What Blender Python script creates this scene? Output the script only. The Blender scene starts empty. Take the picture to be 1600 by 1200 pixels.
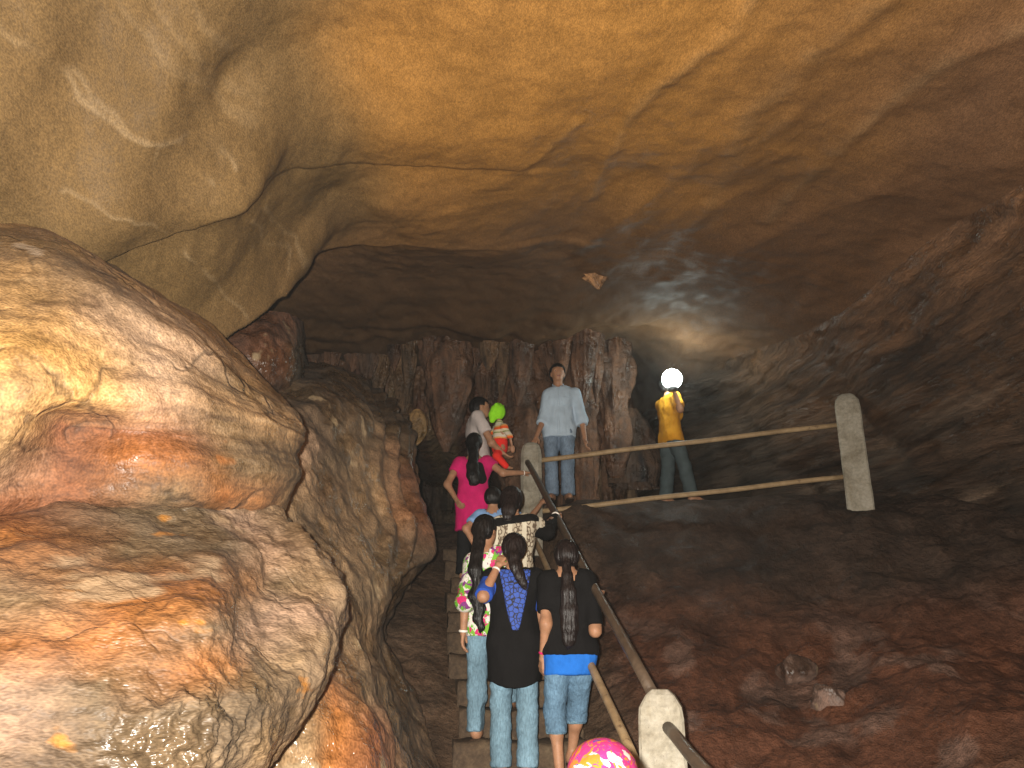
import bpy, math, random
import numpy as np
from mathutils import Vector, Matrix, Euler
random.seed(7)
R = math.radians
SC = bpy.context.scene
COL = SC.collection

# ------------------------------------------------------------------ camera
PITCH, FPX = 20.0, 1256.0
cam_d = bpy.data.cameras.new('camera'); cam = bpy.data.objects.new('camera', cam_d); COL.objects.link(cam)
cam_d.sensor_width = 36.0; cam_d.lens = 36.0 * FPX / 1600.0
cam_d.clip_start = 0.05; cam_d.clip_end = 200
cam.location = (0, 0, 0); cam.rotation_euler = (R(90 + PITCH), 0, 0)
SC.camera = cam
# ------------------------------------------------------------------ world: deep in a cave, only a trace of sky light from the mouth
w = bpy.data.worlds.new('World'); SC.world = w; w.use_nodes = True
nt = w.node_tree; nt.nodes.clear()
sky = nt.nodes.new('ShaderNodeTexSky'); sky.sky_type = 'NISHITA'; sky.sun_disc = False
sky.sun_elevation = R(30); sky.sun_rotation = R(180)
bg = nt.nodes.new('ShaderNodeBackground'); bg.inputs['Strength'].default_value = 0.0012
wo = nt.nodes.new('ShaderNodeOutputWorld')
nt.links.new(sky.outputs[0], bg.inputs[0]); nt.links.new(bg.outputs[0], wo.inputs[0])
# ------------------------------------------------------------------ the flash that lit the photograph (beside the lens)
fl = bpy.data.lights.new('camera_flash', 'POINT'); fl.energy = 2100; fl.color = (1.0, 0.93, 0.82); fl.shadow_soft_size = 0.02
flo = bpy.data.objects.new('camera_flash', fl); COL.objects.link(flo); flo.location = (-0.07, -0.02, 0.035)
# ------------------------------------------------------------------ exposure
vs = SC.view_settings; vs.view_transform = 'Standard'; vs.look = 'None'; vs.exposure = 0; vs.gamma = 1; vs.use_curve_mapping = False
SC.render.engine = 'CYCLES'; SC.cycles.use_denoising = True; SC.cycles.max_bounces = 3; SC.cycles.diffuse_bounces = 2; SC.cycles.glossy_bounces = 1; SC.cycles.transmission_bounces = 1; SC.cycles.use_adaptive_sampling = True; SC.cycles.adaptive_threshold = .02
SC.cycles.sample_clamp_indirect = 4

# ================================================================== helpers
CP, SP = math.cos(R(PITCH)), math.sin(R(PITCH))
def P(u, v, y):
    """world point that lies at horizontal distance y on the sight line of photo pixel (u, v)"""
    a = (u - 800) / FPX; b = (600 - v) / FPX
    d = np.array([a, CP - b * SP, SP + b * CP])
    return d * (y / d[1])

_rng = np.random.RandomState(3)
_perm = _rng.permutation(256).astype(np.int32); _perm = np.concatenate([_perm, _perm, _perm])
_g = _rng.normal(size=(256, 3)); _g /= np.linalg.norm(_g, axis=1)[:, None]; _g = _g.astype(np.float32)
def pnoise(p):
    p = np.asarray(p, dtype=np.float32)
    i = np.floor(p).astype(np.int32); f = p - i; i &= 255
    u = f * f * f * (f * (f * 6 - 15) + 10)
    out = 0
    for dx in (0, 1):
        wx = u[..., 0] if dx else 1 - u[..., 0]
        for dy in (0, 1):
            wy = u[..., 1] if dy else 1 - u[..., 1]
            for dz in (0, 1):
                wz = u[..., 2] if dz else 1 - u[..., 2]
                h = _perm[_perm[_perm[(i[..., 0] + dx) & 255] + ((i[..., 1] + dy) & 255)] + ((i[..., 2] + dz) & 255)]
                g = _g[h]
                out = out + wx * wy * wz * (g[..., 0] * (f[..., 0] - dx) + g[..., 1] * (f[..., 1] - dy) + g[..., 2] * (f[..., 2] - dz))
    return out * 1.5
def fbm(p, octv=4, gain=0.5, lac=2.03):
    a, s, o = 1.0, 0, np.asarray(p, dtype=np.float32)
    for k in range(octv):
        s = s + a * pnoise(o + 17.3 * k); o = o * lac; a *= gain
    return s
def ridge(p, octv=4):
    a, s, o = 1.0, 0, np.asarray(p, dtype=np.float32)
    for k in range(octv):
        s = s + a * (1 - np.abs(pnoise(o + 9.1 * k)) * 2); o = o * 2.1; a *= .5
    return s
def smooth(e0, e1, x):
    t = np.clip((x - e0) / (e1 - e0), 0, 1); return t * t * (3 - 2 * t)

def link(name, me, mat=None, parent=None, sm=True):
    o = bpy.data.objects.new(name, me); COL.objects.link(o)
    if mat is not None and not me.materials: me.materials.append(mat)
    if parent is not None: o.parent = parent
    if sm and len(me.polygons): me.polygons.foreach_set('use_smooth', [True] * len(me.polygons))
    return o
def mesh_np(name, V, F):
    me = bpy.data.meshes.new(name)
    V = np.asarray(V, dtype=np.float32); F = np.asarray(F, dtype=np.int32)
    n, k = F.shape
    me.vertices.add(len(V)); me.vertices.foreach_set('co', V.ravel())
    me.loops.add(n * k); me.loops.foreach_set('vertex_index', F.ravel())
    me.polygons.add(n); me.polygons.foreach_set('loop_start', np.arange(0, n * k, k, dtype=np.int32))
    me.update(calc_edges=True); return me
def grid_faces(nr, nc, flip=False):
    i = np.arange(nr * nc).reshape(nr, nc)
    q = np.stack([i[:-1, :-1], i[:-1, 1:], i[1:, 1:], i[1:, :-1]], -1).reshape(-1, 4)
    return q[:, ::-1] if flip else q
def grid_normals(S):
    a = np.gradient(S, axis=0); b = np.gradient(S, axis=1)
    n = np.cross(a, b); return n / (np.linalg.norm(n, axis=2, keepdims=True) + 1e-9)
def cr_weights(n, m):
    """Catmull-Rom weights, n control points to m samples"""
    W = np.zeros((m, n)); t = np.linspace(0, n - 1, m)
    for k, x in enumerate(t):
        i = min(int(x), n - 2); f = x - i
        c = [-.5*f**3+f*f-.5*f, 1.5*f**3-2.5*f*f+1, -1.5*f**3+2*f*f+.5*f, .5*f**3-.5*f*f]
        for j, cc in zip((i-1, i, i+1, i+2), c):
            if j < 0: W[k, 0] += 2*cc; W[k, 1] -= cc
            elif j >= n: W[k, n-1] += 2*cc; W[k, n-2] -= cc
            else: W[k, j] += cc
    return W
def lin_weights(n, m):
    W = np.zeros((m, n)); t = np.linspace(0, n - 1, m)
    for k, x in enumerate(t):
        i = min(int(x), n - 2); f = x - i; f = f*f*(3-2*f); W[k, i] += 1 - f; W[k, i+1] += f
    return W
def set_tint(me, col):
    a = me.color_attributes.new('tint', 'FLOAT_COLOR', 'POINT')
    c = np.ones((len(me.vertices), 4), np.float32); c[:, :3] = col; a.data.foreach_set('color', c.ravel())
def tag(o, label=None, cat=None, group=None, kind=None):
    if label: o['label'] = label
    if cat: o['category'] = cat
    if group: o['group'] = group
    if kind: o['kind'] = kind
    return o
def empty(name, loc=(0, 0, 0), rz=0):
    o = bpy.data.objects.new(name, None); COL.objects.link(o); o.location = loc; o.rotation_euler = (0, 0, rz); o.empty_display_size = .1
    return o

# ================================================================== materials
class NT:
    def __init__(s, name):
        s.m = bpy.data.materials.new(name); s.m.use_nodes = True; s.t = s.m.node_tree; s.t.nodes.clear()
        s.out = s.n('ShaderNodeOutputMaterial'); s.b = s.n('ShaderNodeBsdfPrincipled'); s.l(s.b.outputs[0], s.out.inputs[0])
        s.tc = s.n('ShaderNodeTexCoord')
    def n(s, t, **k):
        nd = s.t.nodes.new(t)
        for a, b in k.items(): setattr(nd, a, b)
        return nd
    def l(s, a, b): s.t.links.new(a, b)
    def mapping(s, scale=(1, 1, 1), rot=(0, 0, 0), src=None):
        m = s.n('ShaderNodeMapping'); m.inputs['Scale'].default_value = scale; m.inputs['Rotation'].default_value = rot
        s.l(src or s.tc.outputs['Object'], m.inputs[0]); return m.outputs[0]
    def noise(s, vec, scale, detail=5, rough=.55, dist=0.0):
        t = s.n('ShaderNodeTexNoise'); t.inputs['Scale'].default_value = scale; t.inputs['Detail'].default_value = detail
        t.inputs['Roughness'].default_value = rough; t.inputs['Distortion'].default_value = dist
        s.l(vec, t.inputs['Vector']); return t.outputs['Fac']
    def vor(s, vec, scale, feature='F1', out='Distance', rnd=1.0):
        t = s.n('ShaderNodeTexVoronoi', feature=feature); t.inputs['Scale'].default_value = scale; t.inputs['Randomness'].default_value = rnd
        s.l(vec, t.inputs['Vector']); return t.outputs[out]
    def ramp(s, fac, stops, interp='LINEAR'):
        r = s.n('ShaderNodeValToRGB'); e = r.color_ramp; e.interpolation = interp
        while len(e.elements) < len(stops): e.elements.new(.5)
        for el, (p, c) in zip(e.elements, stops):
            el.position = p; el.color = (*c, 1) if not isinstance(c, (int, float)) else (c, c, c, 1)
        s.l(fac, r.inputs[0]); return r.outputs[0]
    def mix(s, fac, a, b, mode='MIX'):
        m = s.n('ShaderNodeMix', data_type='RGBA', blend_type=mode)
        for v, i in ((fac, 0), (a, 6), (b, 7)):
            if isinstance(v, (int, float)): m.inputs[i].default_value = v if i == 0 else (v, v, v, 1)
            elif isinstance(v, tuple): m.inputs[i].default_value = (*v, 1)
            else: s.l(v, m.inputs[i])
        return m.outputs[2]
    def math(s, op, a, b=0.0):
        m = s.n('ShaderNodeMath', operation=op)
        for v, i in ((a, 0), (b, 1)):
            if isinstance(v, (int, float)): m.inputs[i].default_value = v
            else: s.l(v, m.inputs[i])
        return m.outputs[0]
    def bump(s, h, strength=.5, dist=.02, prev=None):
        b = s.n('ShaderNodeBump'); b.inputs['Strength'].default_value = strength; b.inputs['Distance'].default_value = dist
        s.l(h, b.inputs['Height'])
        if prev is not None: s.l(prev, b.inputs['Normal'])
        return b.outputs[0]
    def set(s, **k):
        for a, v in k.items():
            i = s.b.inputs[a.replace('_', ' ')]
            if isinstance(v, (int, float)): i.default_value = v
            elif isinstance(v, tuple): i.default_value = (*v, 1) if i.type == 'RGBA' else v
            else: s.l(v, i)
        return s.m

def rock_mat(name, stretch=(1, 1, 1), rot=(0, 0, 0), fine=26, wet=.35, vein=0.0, veincol=(.45, .38, .24), contrast=.5, bump=.5, coarse=2.2, sparkle=0, spec=.5,
             spots=None, bump_scale=1.0, bands=0.0, grain=1.0, crack=0.0, crack_scale=2.4):
    """rock whose broad colour comes from the 'tint' attribute; grain, stains, veins and relief are procedural"""
    s = NT(name)
    at = s.n('ShaderNodeAttribute', attribute_name='tint')
    ms = s.mapping(stretch, rot)
    n1 = s.noise(ms, coarse, 3, .62, 0)
    n2 = s.noise(ms, fine, 2, .65)
    n3 = s.noise(ms, 110, 0, .7)
    lo, hi = 1 - contrast, 1 + contrast * .8
    c = s.mix(1.0, at.outputs['Color'], s.ramp(n1, [(.3, lo), (.7, hi)]), 'MULTIPLY')
    c = s.mix(1.0, c, s.ramp(n2, [(.25, 1 - .38 * grain), (.75, 1 + .35 * grain)]), 'MULTIPLY')
    c = s.mix(.5, c, s.mix(1.0, c, s.ramp(n3, [(.3, .6), (.7, 1.4)]), 'MULTIPLY'))
    if bands:
        uv = s.n('ShaderNodeUVMap', uv_map='flow')
        sp = s.n('ShaderNodeSeparateXYZ'); s.l(uv.outputs[0], sp.inputs[0])
        wv = s.math('ADD', s.math('MULTIPLY', sp.outputs[1], bands), s.math('MULTIPLY', s.noise(ms, 1.6, 5, .6), 3.0))
        cb = s.n('ShaderNodeCombineXYZ'); s.l(wv, cb.inputs[0]); s.l(s.math('MULTIPLY', sp.outputs[0], 1.2), cb.inputs[1])
        bn = s.noise(cb.outputs[0], 1.0, 6, .65)
        c = s.mix(1.0, c, s.ramp(bn, [(.33, (.55, .48, .42)), (.45, (.95, .88, .78)), (.56, (1.1, 1.0, .85)), (.7, (1.35, 1.32, 1.28))]), 'MULTIPLY')
    if spots:
        for (col, sc_, th, seed) in spots:
            mm = s.n('ShaderNodeMapping'); mm.inputs['Location'].default_value = (seed, seed * 1.7, -seed); s.l(ms, mm.inputs[0])
            f = s.noise(mm.outputs[0], sc_, 3, .62, 0)
            c = s.mix(s.ramp(f, [(th, 0), (th + .05, .9)]), c, col)
    if vein:
        vv = s.noise(ms, 1.15, 4, .55, .35)
        d = s.math('ABSOLUTE', s.math('SUBTRACT', vv, .5))
        brk = s.ramp(s.noise(s.mapping((1, 1, 1)), 1.7, 3), [(.45, 0), (.62, 1)])
        vf = s.math('MULTIPLY', s.ramp(d, [(0.0, vein), (.012, 0)]), brk)
        c = s.mix(vf, c, veincol)
    cr = None
    if crack:
        nz = s.n('ShaderNodeTexNoise'); nz.inputs['Scale'].default_value = 3.0; nz.inputs['Detail'].default_value = 3; s.l(s.tc.outputs['Object'], nz.inputs['Vector'])
        cv = s.mix(.55, ms, nz.outputs['Color'], 'ADD')
        ed = s.vor(cv, crack_scale, 'DISTANCE_TO_EDGE')
        msk = s.ramp(n1, [(.44, 0), (.56, 1)])
        cr = s.math('MULTIPLY', s.ramp(ed, [(.0, 1), (.022, 0)]), msk)
        c = s.mix(s.math('MULTIPLY', cr, crack), c, (.02, .014, .01))
    # relief
    h = s.math('ADD', s.math('MULTIPLY', n1, 1.2), s.math('ADD', s.math('MULTIPLY', n2, .55 * grain), s.math('MULTIPLY', n3, .16)))
    if cr is not None: h = s.math('SUBTRACT', h, s.math('MULTIPLY', cr, crack * .9))
    b = s.bump(h, bump, .035 * bump_scale)
    # wet patches
    wn = s.noise(s.mapping(tuple(x * 1.0 for x in stretch), rot), 3.3, 1, .65)
    rg = s.ramp(s.math('ADD', s.math('MULTIPLY', wn, .7), s.math('MULTIPLY', n2, .3)), [(.40, max(.16, .62 - wet)), (.55, .85)])
    return s.set(Base_Color=c, Roughness=rg, Normal=b, Specular_IOR_Level=spec)

def simple(name, col, rough=.6, spec=.4, var=.25, scale=9, metal=0.0, bump=.15, bscale=60, bdist=.004):
    s = NT(name); o = s.mapping()
    n = s.noise(o, scale, 6, .6)
    c = s.mix(1.0, tuple(col), s.ramp(n, [(.3, 1 - var), (.7, 1 + var)]), 'MULTIPLY')
    b = s.bump(s.noise(o, bscale, 4), bump, bdist)
    return s.set(Base_Color=c, Roughness=rough, Specular_IOR_Level=spec, Metallic=metal, Normal=b)
# ================================================================== the cave
# ---- ground: thin-plate surface through surveyed points
def rail_x(y): return .75 - .125 * (y - 4.3)
def stair_z(y): return -.61 + .6 * (y - 5.7)
gp = []
def G(u, v, y): gp.append(P(u, v, y))
for y in (-3, 0, 2.5, 4.0):
    for x in (-4, -1.2, .3, 1.2, 3, 6): gp.append((x, y, -1.6))
for y in (5.0, 5.7, 6.4, 7.1, 7.8, 8.5):
    c = rail_x(y) - .5
    gp.append((c + .1, y, stair_z(y) - .2)); gp.append((c + .45, y, stair_z(y) - .2)); gp.append((c - .55, y, stair_z(y) - .02)); gp.append((c - 1.3, y, stair_z(y) + .12))
    gp.append((c - 3, y, stair_z(y) + .3))
G(870, 812, 8.55); G(980, 803, 8.6); G(1050, 797, 8.65); G(1200, 797, 8.5); G(1345, 786, 8.45); G(1345, 800, 8.22); G(1300, 792, 8.4); G(1390, 787, 8.4); G(1470, 786, 8.1); G(1600, 790, 7.8); G(1800, 800, 7.4)
G(980, 850, 8.2); G(1000, 940, 7.5); G(985, 1010, 7.0); G(1000, 1100, 6.3); G(1100, 1200, 5.7)
G(1200, 860, 8.0); G(1300, 920, 7.4); G(1250, 1000, 6.9); G(1300, 1090, 6.3); G(1400, 1210, 5.4); G(1150, 1080, 6.5)
G(1450, 900, 7.3); G(1600, 880, 7.0); G(1550, 1050, 6.1); G(1700, 1000, 6.2); G(1650, 1210, 5.0)
gp += [(.65, 8.95, 1.84), (1.7, 9.6, 1.93), (-.4, 9.05, 1.42), (-.9, 9.3, 1.5), (.2, 9.4, 1.75), (-2, 9.5, 1.6), (3, 9.6, 2.0), (5, 9, 2.1), (6.5, 8, 1.8)]
for x in (-4, -1, 1, 3, 6): gp.append((x, 11, 1.95)); gp.append((x, 14, 2.1))
gp = np.array(gp)
def tps(pts, reg=.0008):
    n = len(pts); d = np.linalg.norm(pts[:, None, :2] - pts[None, :, :2], axis=2)
    K = np.where(d > 0, d * d * np.log(d + 1e-9), 0) + np.eye(n) * reg
    Pm = np.c_[np.ones(n), pts[:, :2]]
    A = np.zeros((n + 3, n + 3)); A[:n, :n] = K; A[:n, n:] = Pm; A[n:, :n] = Pm.T
    wv = np.linalg.solve(A, np.r_[pts[:, 2], 0, 0, 0])
    def f(x, y):
        x = np.asarray(x, float); y = np.asarray(y, float); z = wv[n] + wv[n+1] * x + wv[n+2] * y
        for i in range(n):
            r2 = (x - pts[i, 0])**2 + (y - pts[i, 1])**2
            z = z + wv[i] * .5 * r2 * np.log(r2 + 1e-12)
        return z
    return f
ground = tps(gp, .004)

nx, ny = 420, 480
X, Y = np.meshgrid(np.linspace(-6, 9, nx), np.concatenate([np.linspace(-4, 3.8, 60)[:-1], np.linspace(3.8, 14, ny - 59)]))
Z = ground(X, Y)
q = np.stack([X, Y, Z], -1)
bank = smooth(.15, .7, X - rail_x(Y)) * smooth(4.4, 5.4, Y)
plat = smooth(8.3, 8.9, Y)
rough_ = .05 * fbm(q * 1.3, 4) * (1 - .5 * plat) + .018 * fbm(q * 6, 4)
lump = bank * (1 - plat) * (.11 * fbm(q * .8 + 5, 4) + .028 * fbm(q * 2.6, 4))
lump = lump * smooth(8.6, 7.4, Y)
stair_mask = smooth(.25, .0, np.abs(X - (rail_x(Y) - .5)) - .45) * smooth(9.2, 8.7, Y)
Z = Z + rough_ * (1 - .8 * stair_mask) + lump + .05 * np.abs(fbm(q * 3 + 3, 3)) * (1 - stair_mask) * (1 - plat) * smooth(3.8, 5, Y)
V = np.stack([X, Y, Z], -1)
me = mesh_np('cave_floor', V.reshape(-1, 3), grid_faces(*X.shape))
t1 = fbm(q * .9 + 11, 4)[..., None]; t2 = fbm(q * 2.1 + 31, 4)[..., None]
earth = np.array([.088, .056, .036]); red = np.array([.092, .038, .021]); dark = np.array([.050, .032, .023]); pale = np.array([.12, .07, .052]); soil = np.array([.105, .058, .032])
c = earth + 0 * q
low = (smooth(1.0, .1, Z + .25 * t1[..., 0]) * bank)[..., None]
c = c * (1 - bank[..., None]) + bank[..., None] * dark
c = c * (1 - low) + low * red
pm = smooth(.12, .35, t2[..., 0])[..., None] * low; c = c * (1 - pm) + pm * pale
c = np.where(plat[..., None] > .5, dark * 1.3, c)
lf = (1 - bank)[..., None] * smooth(6.2, 4.8, Y)[..., None]; c = c * (1 - lf) + lf * soil
set_tint(me, c.reshape(-1, 3))
M_floor = rock_mat('cave_earth', fine=20, wet=.15, contrast=.5, bump=.9, coarse=2.6, spec=.18)
tag(link('cave_floor', me, M_floor), kind='structure')

# ---- ceiling and right-hand wall: one vault, two objects that share an edge
def xr(y): return np.interp(y, [-4, 0, 4, 7, 8.5, 10, 11, 12.5, 15], [6.4, 6.3, 6.1, 5.6, 5.1, 4.1, 3.2, 2.3, 1.8])
def hmain(y): return np.interp(y, [-4, 0, 3.4, 5, 7, 9, 10.5, 12, 15], [3.0, 3.25, 3.42, 3.55, 3.82, 3.98, 4.1, 4.0, 3.9])
def main_pts(y0, y1, x0):
    return [(x, y, float(hmain(y)) - .05 * max(0, x - 1) + .2 * float(smooth(.5, 1.6, x) * smooth(7.6, 9.2, y))) for y in np.linspace(y0, y1, 7) for x in (x0, x0 + 1.2, 3, 6)]
LIP1 = [(-60,440,3.7),(60,430,3.75),(165,415,3.85),(225,385,3.92),(285,362,3.98),(345,340,4.02),(385,318,4.05),(400,298,4.1),(413,277,4.2),(440,263,4.35),(480,254,4.5),(540,245,4.65),(650,255,4.85),(800,266,5.0),(1000,270,5.3)]
LIP2 = [(150,610,4.7),(260,565,4.85),(345,525,5.0),(370,512,5.05),(405,494,5.13),(438,468,5.22),(460,442,5.32),(473,418,5.42),(482,400,5.52),(505,391,5.68),(540,386,5.85),(600,383,6.05),(700,381,6.2),(800,380,6.3),(1000,392,6.6)]
L1 = np.array([P(*p) for p in LIP1]); L2 = np.array([P(*p) for p in LIP2])
T1 = tps(np.array([P(0,0,2.75),P(0,160,2.95),P(0,290,3.2),P(-300,100,2.6),P(-300,300,3.0),P(130,80,3.1),P(250,200,3.4),P(120,250,3.35),P(200,330,3.6),P(330,230,3.75),P(350,120,3.6),P(400,60,3.5),P(250,0,3.0),P(450,180,4.0),P(600,200,4.35)]
   + list(L1) + main_pts(-4, 7, .2) + [(-2.2,0,2.9),(-2.2,-4,2.8),(-4,0,2.3),(-4,2.5,1.9),(-4,-4,2.3),(-.8,1.5,3.25),(-.8,-3,3.1)]))
inner1 = [p + np.array([0, .12, a]) for p, a in zip(L1, [.2,.2,.18,.16,.14,.13,.13,.12,.10,.08,.06,.04,.03,.02,.02])]
T2 = tps(np.array(inner1 + list(L2) + [P(200,480,4.4),P(290,500,4.72),P(330,470,4.78),P(330,415,4.5),P(390,440,4.92),P(430,345,4.8),P(450,390,5.15),P(440,300,4.6),P(600,320,5.3)] + main_pts(4.5, 8, .3)))
inner2 = [p + np.array([.02, .2, a]) for p, a in zip(L2, [.9,.9,.85,.8,.75,.75,.7,.65,.6,.45,.28,.14,.06,.03,.02])]
T3 = tps(np.array(inner2 + [(-3.5,5,2.9),(-3.5,7,3.3),(-3.5,10,3.9),(-1.6,6,3.75),(-1.6,7.5,3.85),(-1.6,10,4.05),(-.6,8,3.9),(-1.5,11.5,4.0),(-3.5,13,3.9)] + main_pts(6.6, 14.5, .3)))
def lip_sd(L, x, y):
    """signed plan distance to a lip line, positive on the far side"""
    L = np.vstack([[L[0, 0] - 4, L[0, 1] - .3], L[:, :2], [L[-1, 0] + 9, L[-1, 1] + 1.5]])
    best = np.full(x.shape, 1e9); sg = np.ones(x.shape)
    for a, b in zip(L[:-1], L[1:]):
        d = b - a; t = np.clip(((x - a[0]) * d[0] + (y - a[1]) * d[1]) / (d @ d), 0, 1)
        dd = np.hypot(x - a[0] - t * d[0], y - a[1] - t * d[1])
        cr = d[0] * (y - a[1]) - d[1] * (x - a[0]); m = dd < best - 1e-9
        best = np.where(m, dd, best); sg = np.where(m, np.sign(cr), sg)
    return best * sg
def hc(x, y):
    nz_ = .03 * pnoise(np.stack([x * 2.3, y * 2.3, 0 * x + 4], -1))
    d1 = lip_sd(L1, x, y) + nz_; d2 = lip_sd(L2, x, y) + nz_
    z1 = T1(x, y); z2 = T2(x, y); z3 = T3(x, y)
    m1 = smooth(-.01, .06, d1); m2 = smooth(-.01, .09, d2)
    return np.minimum((z1 * (1 - m1) + z2 * m1) * (1 - m2) + z3 * m2, 4.75)
ns, n0 = 680, 400
ys = np.concatenate([np.linspace(-4, 2.2, 40)[:-1], np.linspace(2.2, 7.4, 380)[:-1], np.linspace(7.4, 15, 120)])
s_ = np.concatenate([np.linspace(-6, -2.6, 40)[:-1], np.linspace(-2.6, -.7, 240)[:-1], np.linspace(-.7, 1.2, n0 - 278), np.linspace(0, 1, ns - n0 + 1)[1:] + 10])
Sg, Yg = np.meshgrid(s_, ys)
flat = Sg < 5
th = np.clip(Sg - 10, 0, 1) * (math.pi / 2)
XR = xr(Yg)
Xg = np.where(flat, Sg, 1.2 + (XR - 1.2) * np.sin(th)**.95)
Hg = hc(np.where(flat, Sg, 1.2 + 0 * Sg), Yg)
ZB = -2.0
Zg = np.where(flat, Hg, ZB + (Hg - ZB) * np.maximum(np.cos(th), 0)**.72)
S = np.stack([Xg, Yg, Zg], -1)
N = grid_normals(S)
strat = np.stack([S[..., 0] * .25 + S[..., 1] * .1, S[..., 1] * .25, S[..., 2] * 2.4 - S[..., 0] * .30 + S[..., 1] * .12], -1)
wallk = np.where(flat, 0, smooth(.25, .75, Sg - 10))
disp = (.05 + .10 * smooth(7.8, 9.2, Yg)) * fbm(S * .7 + 2, 4) + .05 * smooth(8.2, 9.2, Yg) * fbm(S * 1.9, 3) + .010 * fbm(S * 5, 3) + wallk * (.15 * fbm(strat * .9 + 7, 5) + .05 * ridge(strat * 1.7, 4) + .10 * (((strat[..., 2] * 1.15 + .9 * fbm(strat * .5 + 4, 3)) % 1.0) - .5) * smooth(-.4, .3, fbm(S * .7 + 44, 3)) + .16 * fbm(S * .55 + 20, 3))
dirv = np.stack([S[..., 0] * .9 + S[..., 1] * .45, (S[..., 1] * .9 - S[..., 0] * .45) * .22, S[..., 2] * .8], -1)   # long ridges across the ceiling
disp = disp + (1 - wallk) * .05 * smooth(-.3, 1.2, Xg) * (ridge(dirv * .8 + 3, 3) - .9) + (1 - wallk) * .02 * ridge(dirv * 1.3 + 8, 3) * smooth(0, -1.2, Xg)
def on_ceiling(u, v):
    ys_ = np.linspace(2.3, 9, 500); pts = np.array([P(u, v, y) for y in ys_]); zc = hc(pts[:, 0], pts[:, 1]); k_ = np.argmax(pts[:, 2] > zc); return pts[k_]
def poly_d(L, x, y):
    best = np.full(x.shape, 1e9)
    for a_, b_ in zip(L[:-1], L[1:]):
        d_ = b_[:2] - a_[:2]; t_ = np.clip(((x - a_[0]) * d_[0] + (y - a_[1]) * d_[1]) / (d_ @ d_ + 1e-9), 0, 1)
        best = np.minimum(best, np.hypot(x - a_[0] - t_ * d_[0], y - a_[1] - t_ * d_[1]))
    return best
VEINS = [  # pale calcite seams and low ridges, (half width, height, strength)
 (.010, .010, .8, [(0,20),(40,50),(75,90),(120,130),(165,182),(205,205),(250,222),(300,208),(335,215),(372,250)]),
 (.009, .006, .6, [(85,95),(150,155),(220,215),(265,220),(300,245),(335,280)]),
 (.008, .006, .6, [(95,292),(150,310),(200,340),(240,352),(262,362)]),
 (.009, .006, .55, [(290,385),(320,425),(352,462),(388,490)]), (.010, .012, .5, [(392,338),(420,372),(448,402),(466,432)]), (.010, .012, .5, [(412,320),(440,360),(462,390),(478,400)]),
 (.007, .004, .5, [(248,225),(252,260),(248,300)]), (.02, .014, .25, [(180,0),(240,60),(300,120),(350,165),(400,200)]), (.02, .016, .3, [(300,0),(350,60),(390,110),(412,132)]), (.02, .010, .2, [(240,0),(300,70),(350,120),(400,160)]),
 (.05, .030, .30, [(1600,20),(1480,80),(1400,150),(1330,215),(1270,280),(1200,345)]), (.07, .034, .32, [(1370,0),(1300,60),(1230,130),(1170,190),(1150,245)]),
 (.035, .026, .3, [(1175,0),(1150,50),(1080,100),(1030,135),(985,180),(950,240),(925,310)]), (.03, .016, .2, [(900,190),(850,240),(810,270)]), (.06, .02, .2, [(1110,330),(1160,250),(1230,200)])]
seam = np.zeros(Xg.shape); lift = np.zeros(Xg.shape)
wob = fbm(S * 5 + 70, 3)
for hw, ht, stg, pl in VEINS:
    L_ = np.array([on_ceiling(*p_) for p_ in pl]); d_ = poly_d(L_, Xg + .022 * wob, Yg + .022 * fbm(S * 5 + 90, 3)); d_ = np.where(flat | (Sg < 10.5), d_, 9)
    hw = hw * .75 if hw < .015 else hw; stg = stg * .6; k_ = np.exp(-(d_ / hw)**2); seam = np.maximum(seam, k_ * stg * smooth(-.5, .2, fbm(S * 3 + 33, 3))); lift = np.maximum(lift, ht * np.exp(-(d_ / (hw * 1.6))**2))
S2 = S + N * disp[..., None]; S2[..., 2] -= lift
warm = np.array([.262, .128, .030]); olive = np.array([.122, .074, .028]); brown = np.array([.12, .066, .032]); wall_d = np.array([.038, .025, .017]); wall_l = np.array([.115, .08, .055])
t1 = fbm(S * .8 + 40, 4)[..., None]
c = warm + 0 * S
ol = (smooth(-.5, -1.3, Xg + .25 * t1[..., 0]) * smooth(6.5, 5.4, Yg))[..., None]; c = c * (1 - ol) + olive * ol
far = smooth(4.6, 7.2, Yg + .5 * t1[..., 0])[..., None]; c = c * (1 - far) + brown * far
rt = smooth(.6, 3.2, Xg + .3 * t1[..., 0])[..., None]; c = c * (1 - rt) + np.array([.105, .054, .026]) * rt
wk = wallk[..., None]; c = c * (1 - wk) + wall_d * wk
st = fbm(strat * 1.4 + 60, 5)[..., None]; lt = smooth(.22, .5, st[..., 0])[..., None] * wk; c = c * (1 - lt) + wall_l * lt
sm_ = seam[..., None]; c = c * (1 - sm_) + np.array([.30, .215, .12]) * np.where(Xg > .5, .75, 1.0)[..., None] * sm_
rear_dark = smooth(9.0, 10.6, Yg + .6 * t1[..., 0])[..., None] * (1 - .5 * wk); c = c * (1 - rear_dark) + np.array([.05, .036, .026]) * rear_dark  # ceiling and wall colour darkens towards the back
M_ceil = rock_mat('cave_ceiling_stone', rot=(0, 0, R(25)), stretch=(1.6, .7, 1), fine=34, wet=.0, vein=0, contrast=.2, grain=.5, bump=.4, coarse=1.6, spec=.16)
M_wall = rock_mat('cave_wall_stone', stretch=(.32, .32, 3.4), rot=(R(3), R(5), 0), fine=10, wet=.3, contrast=.75, bump=1.0, coarse=1.8, spec=.35, bump_scale=1.8)
k = n0 + 80
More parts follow.
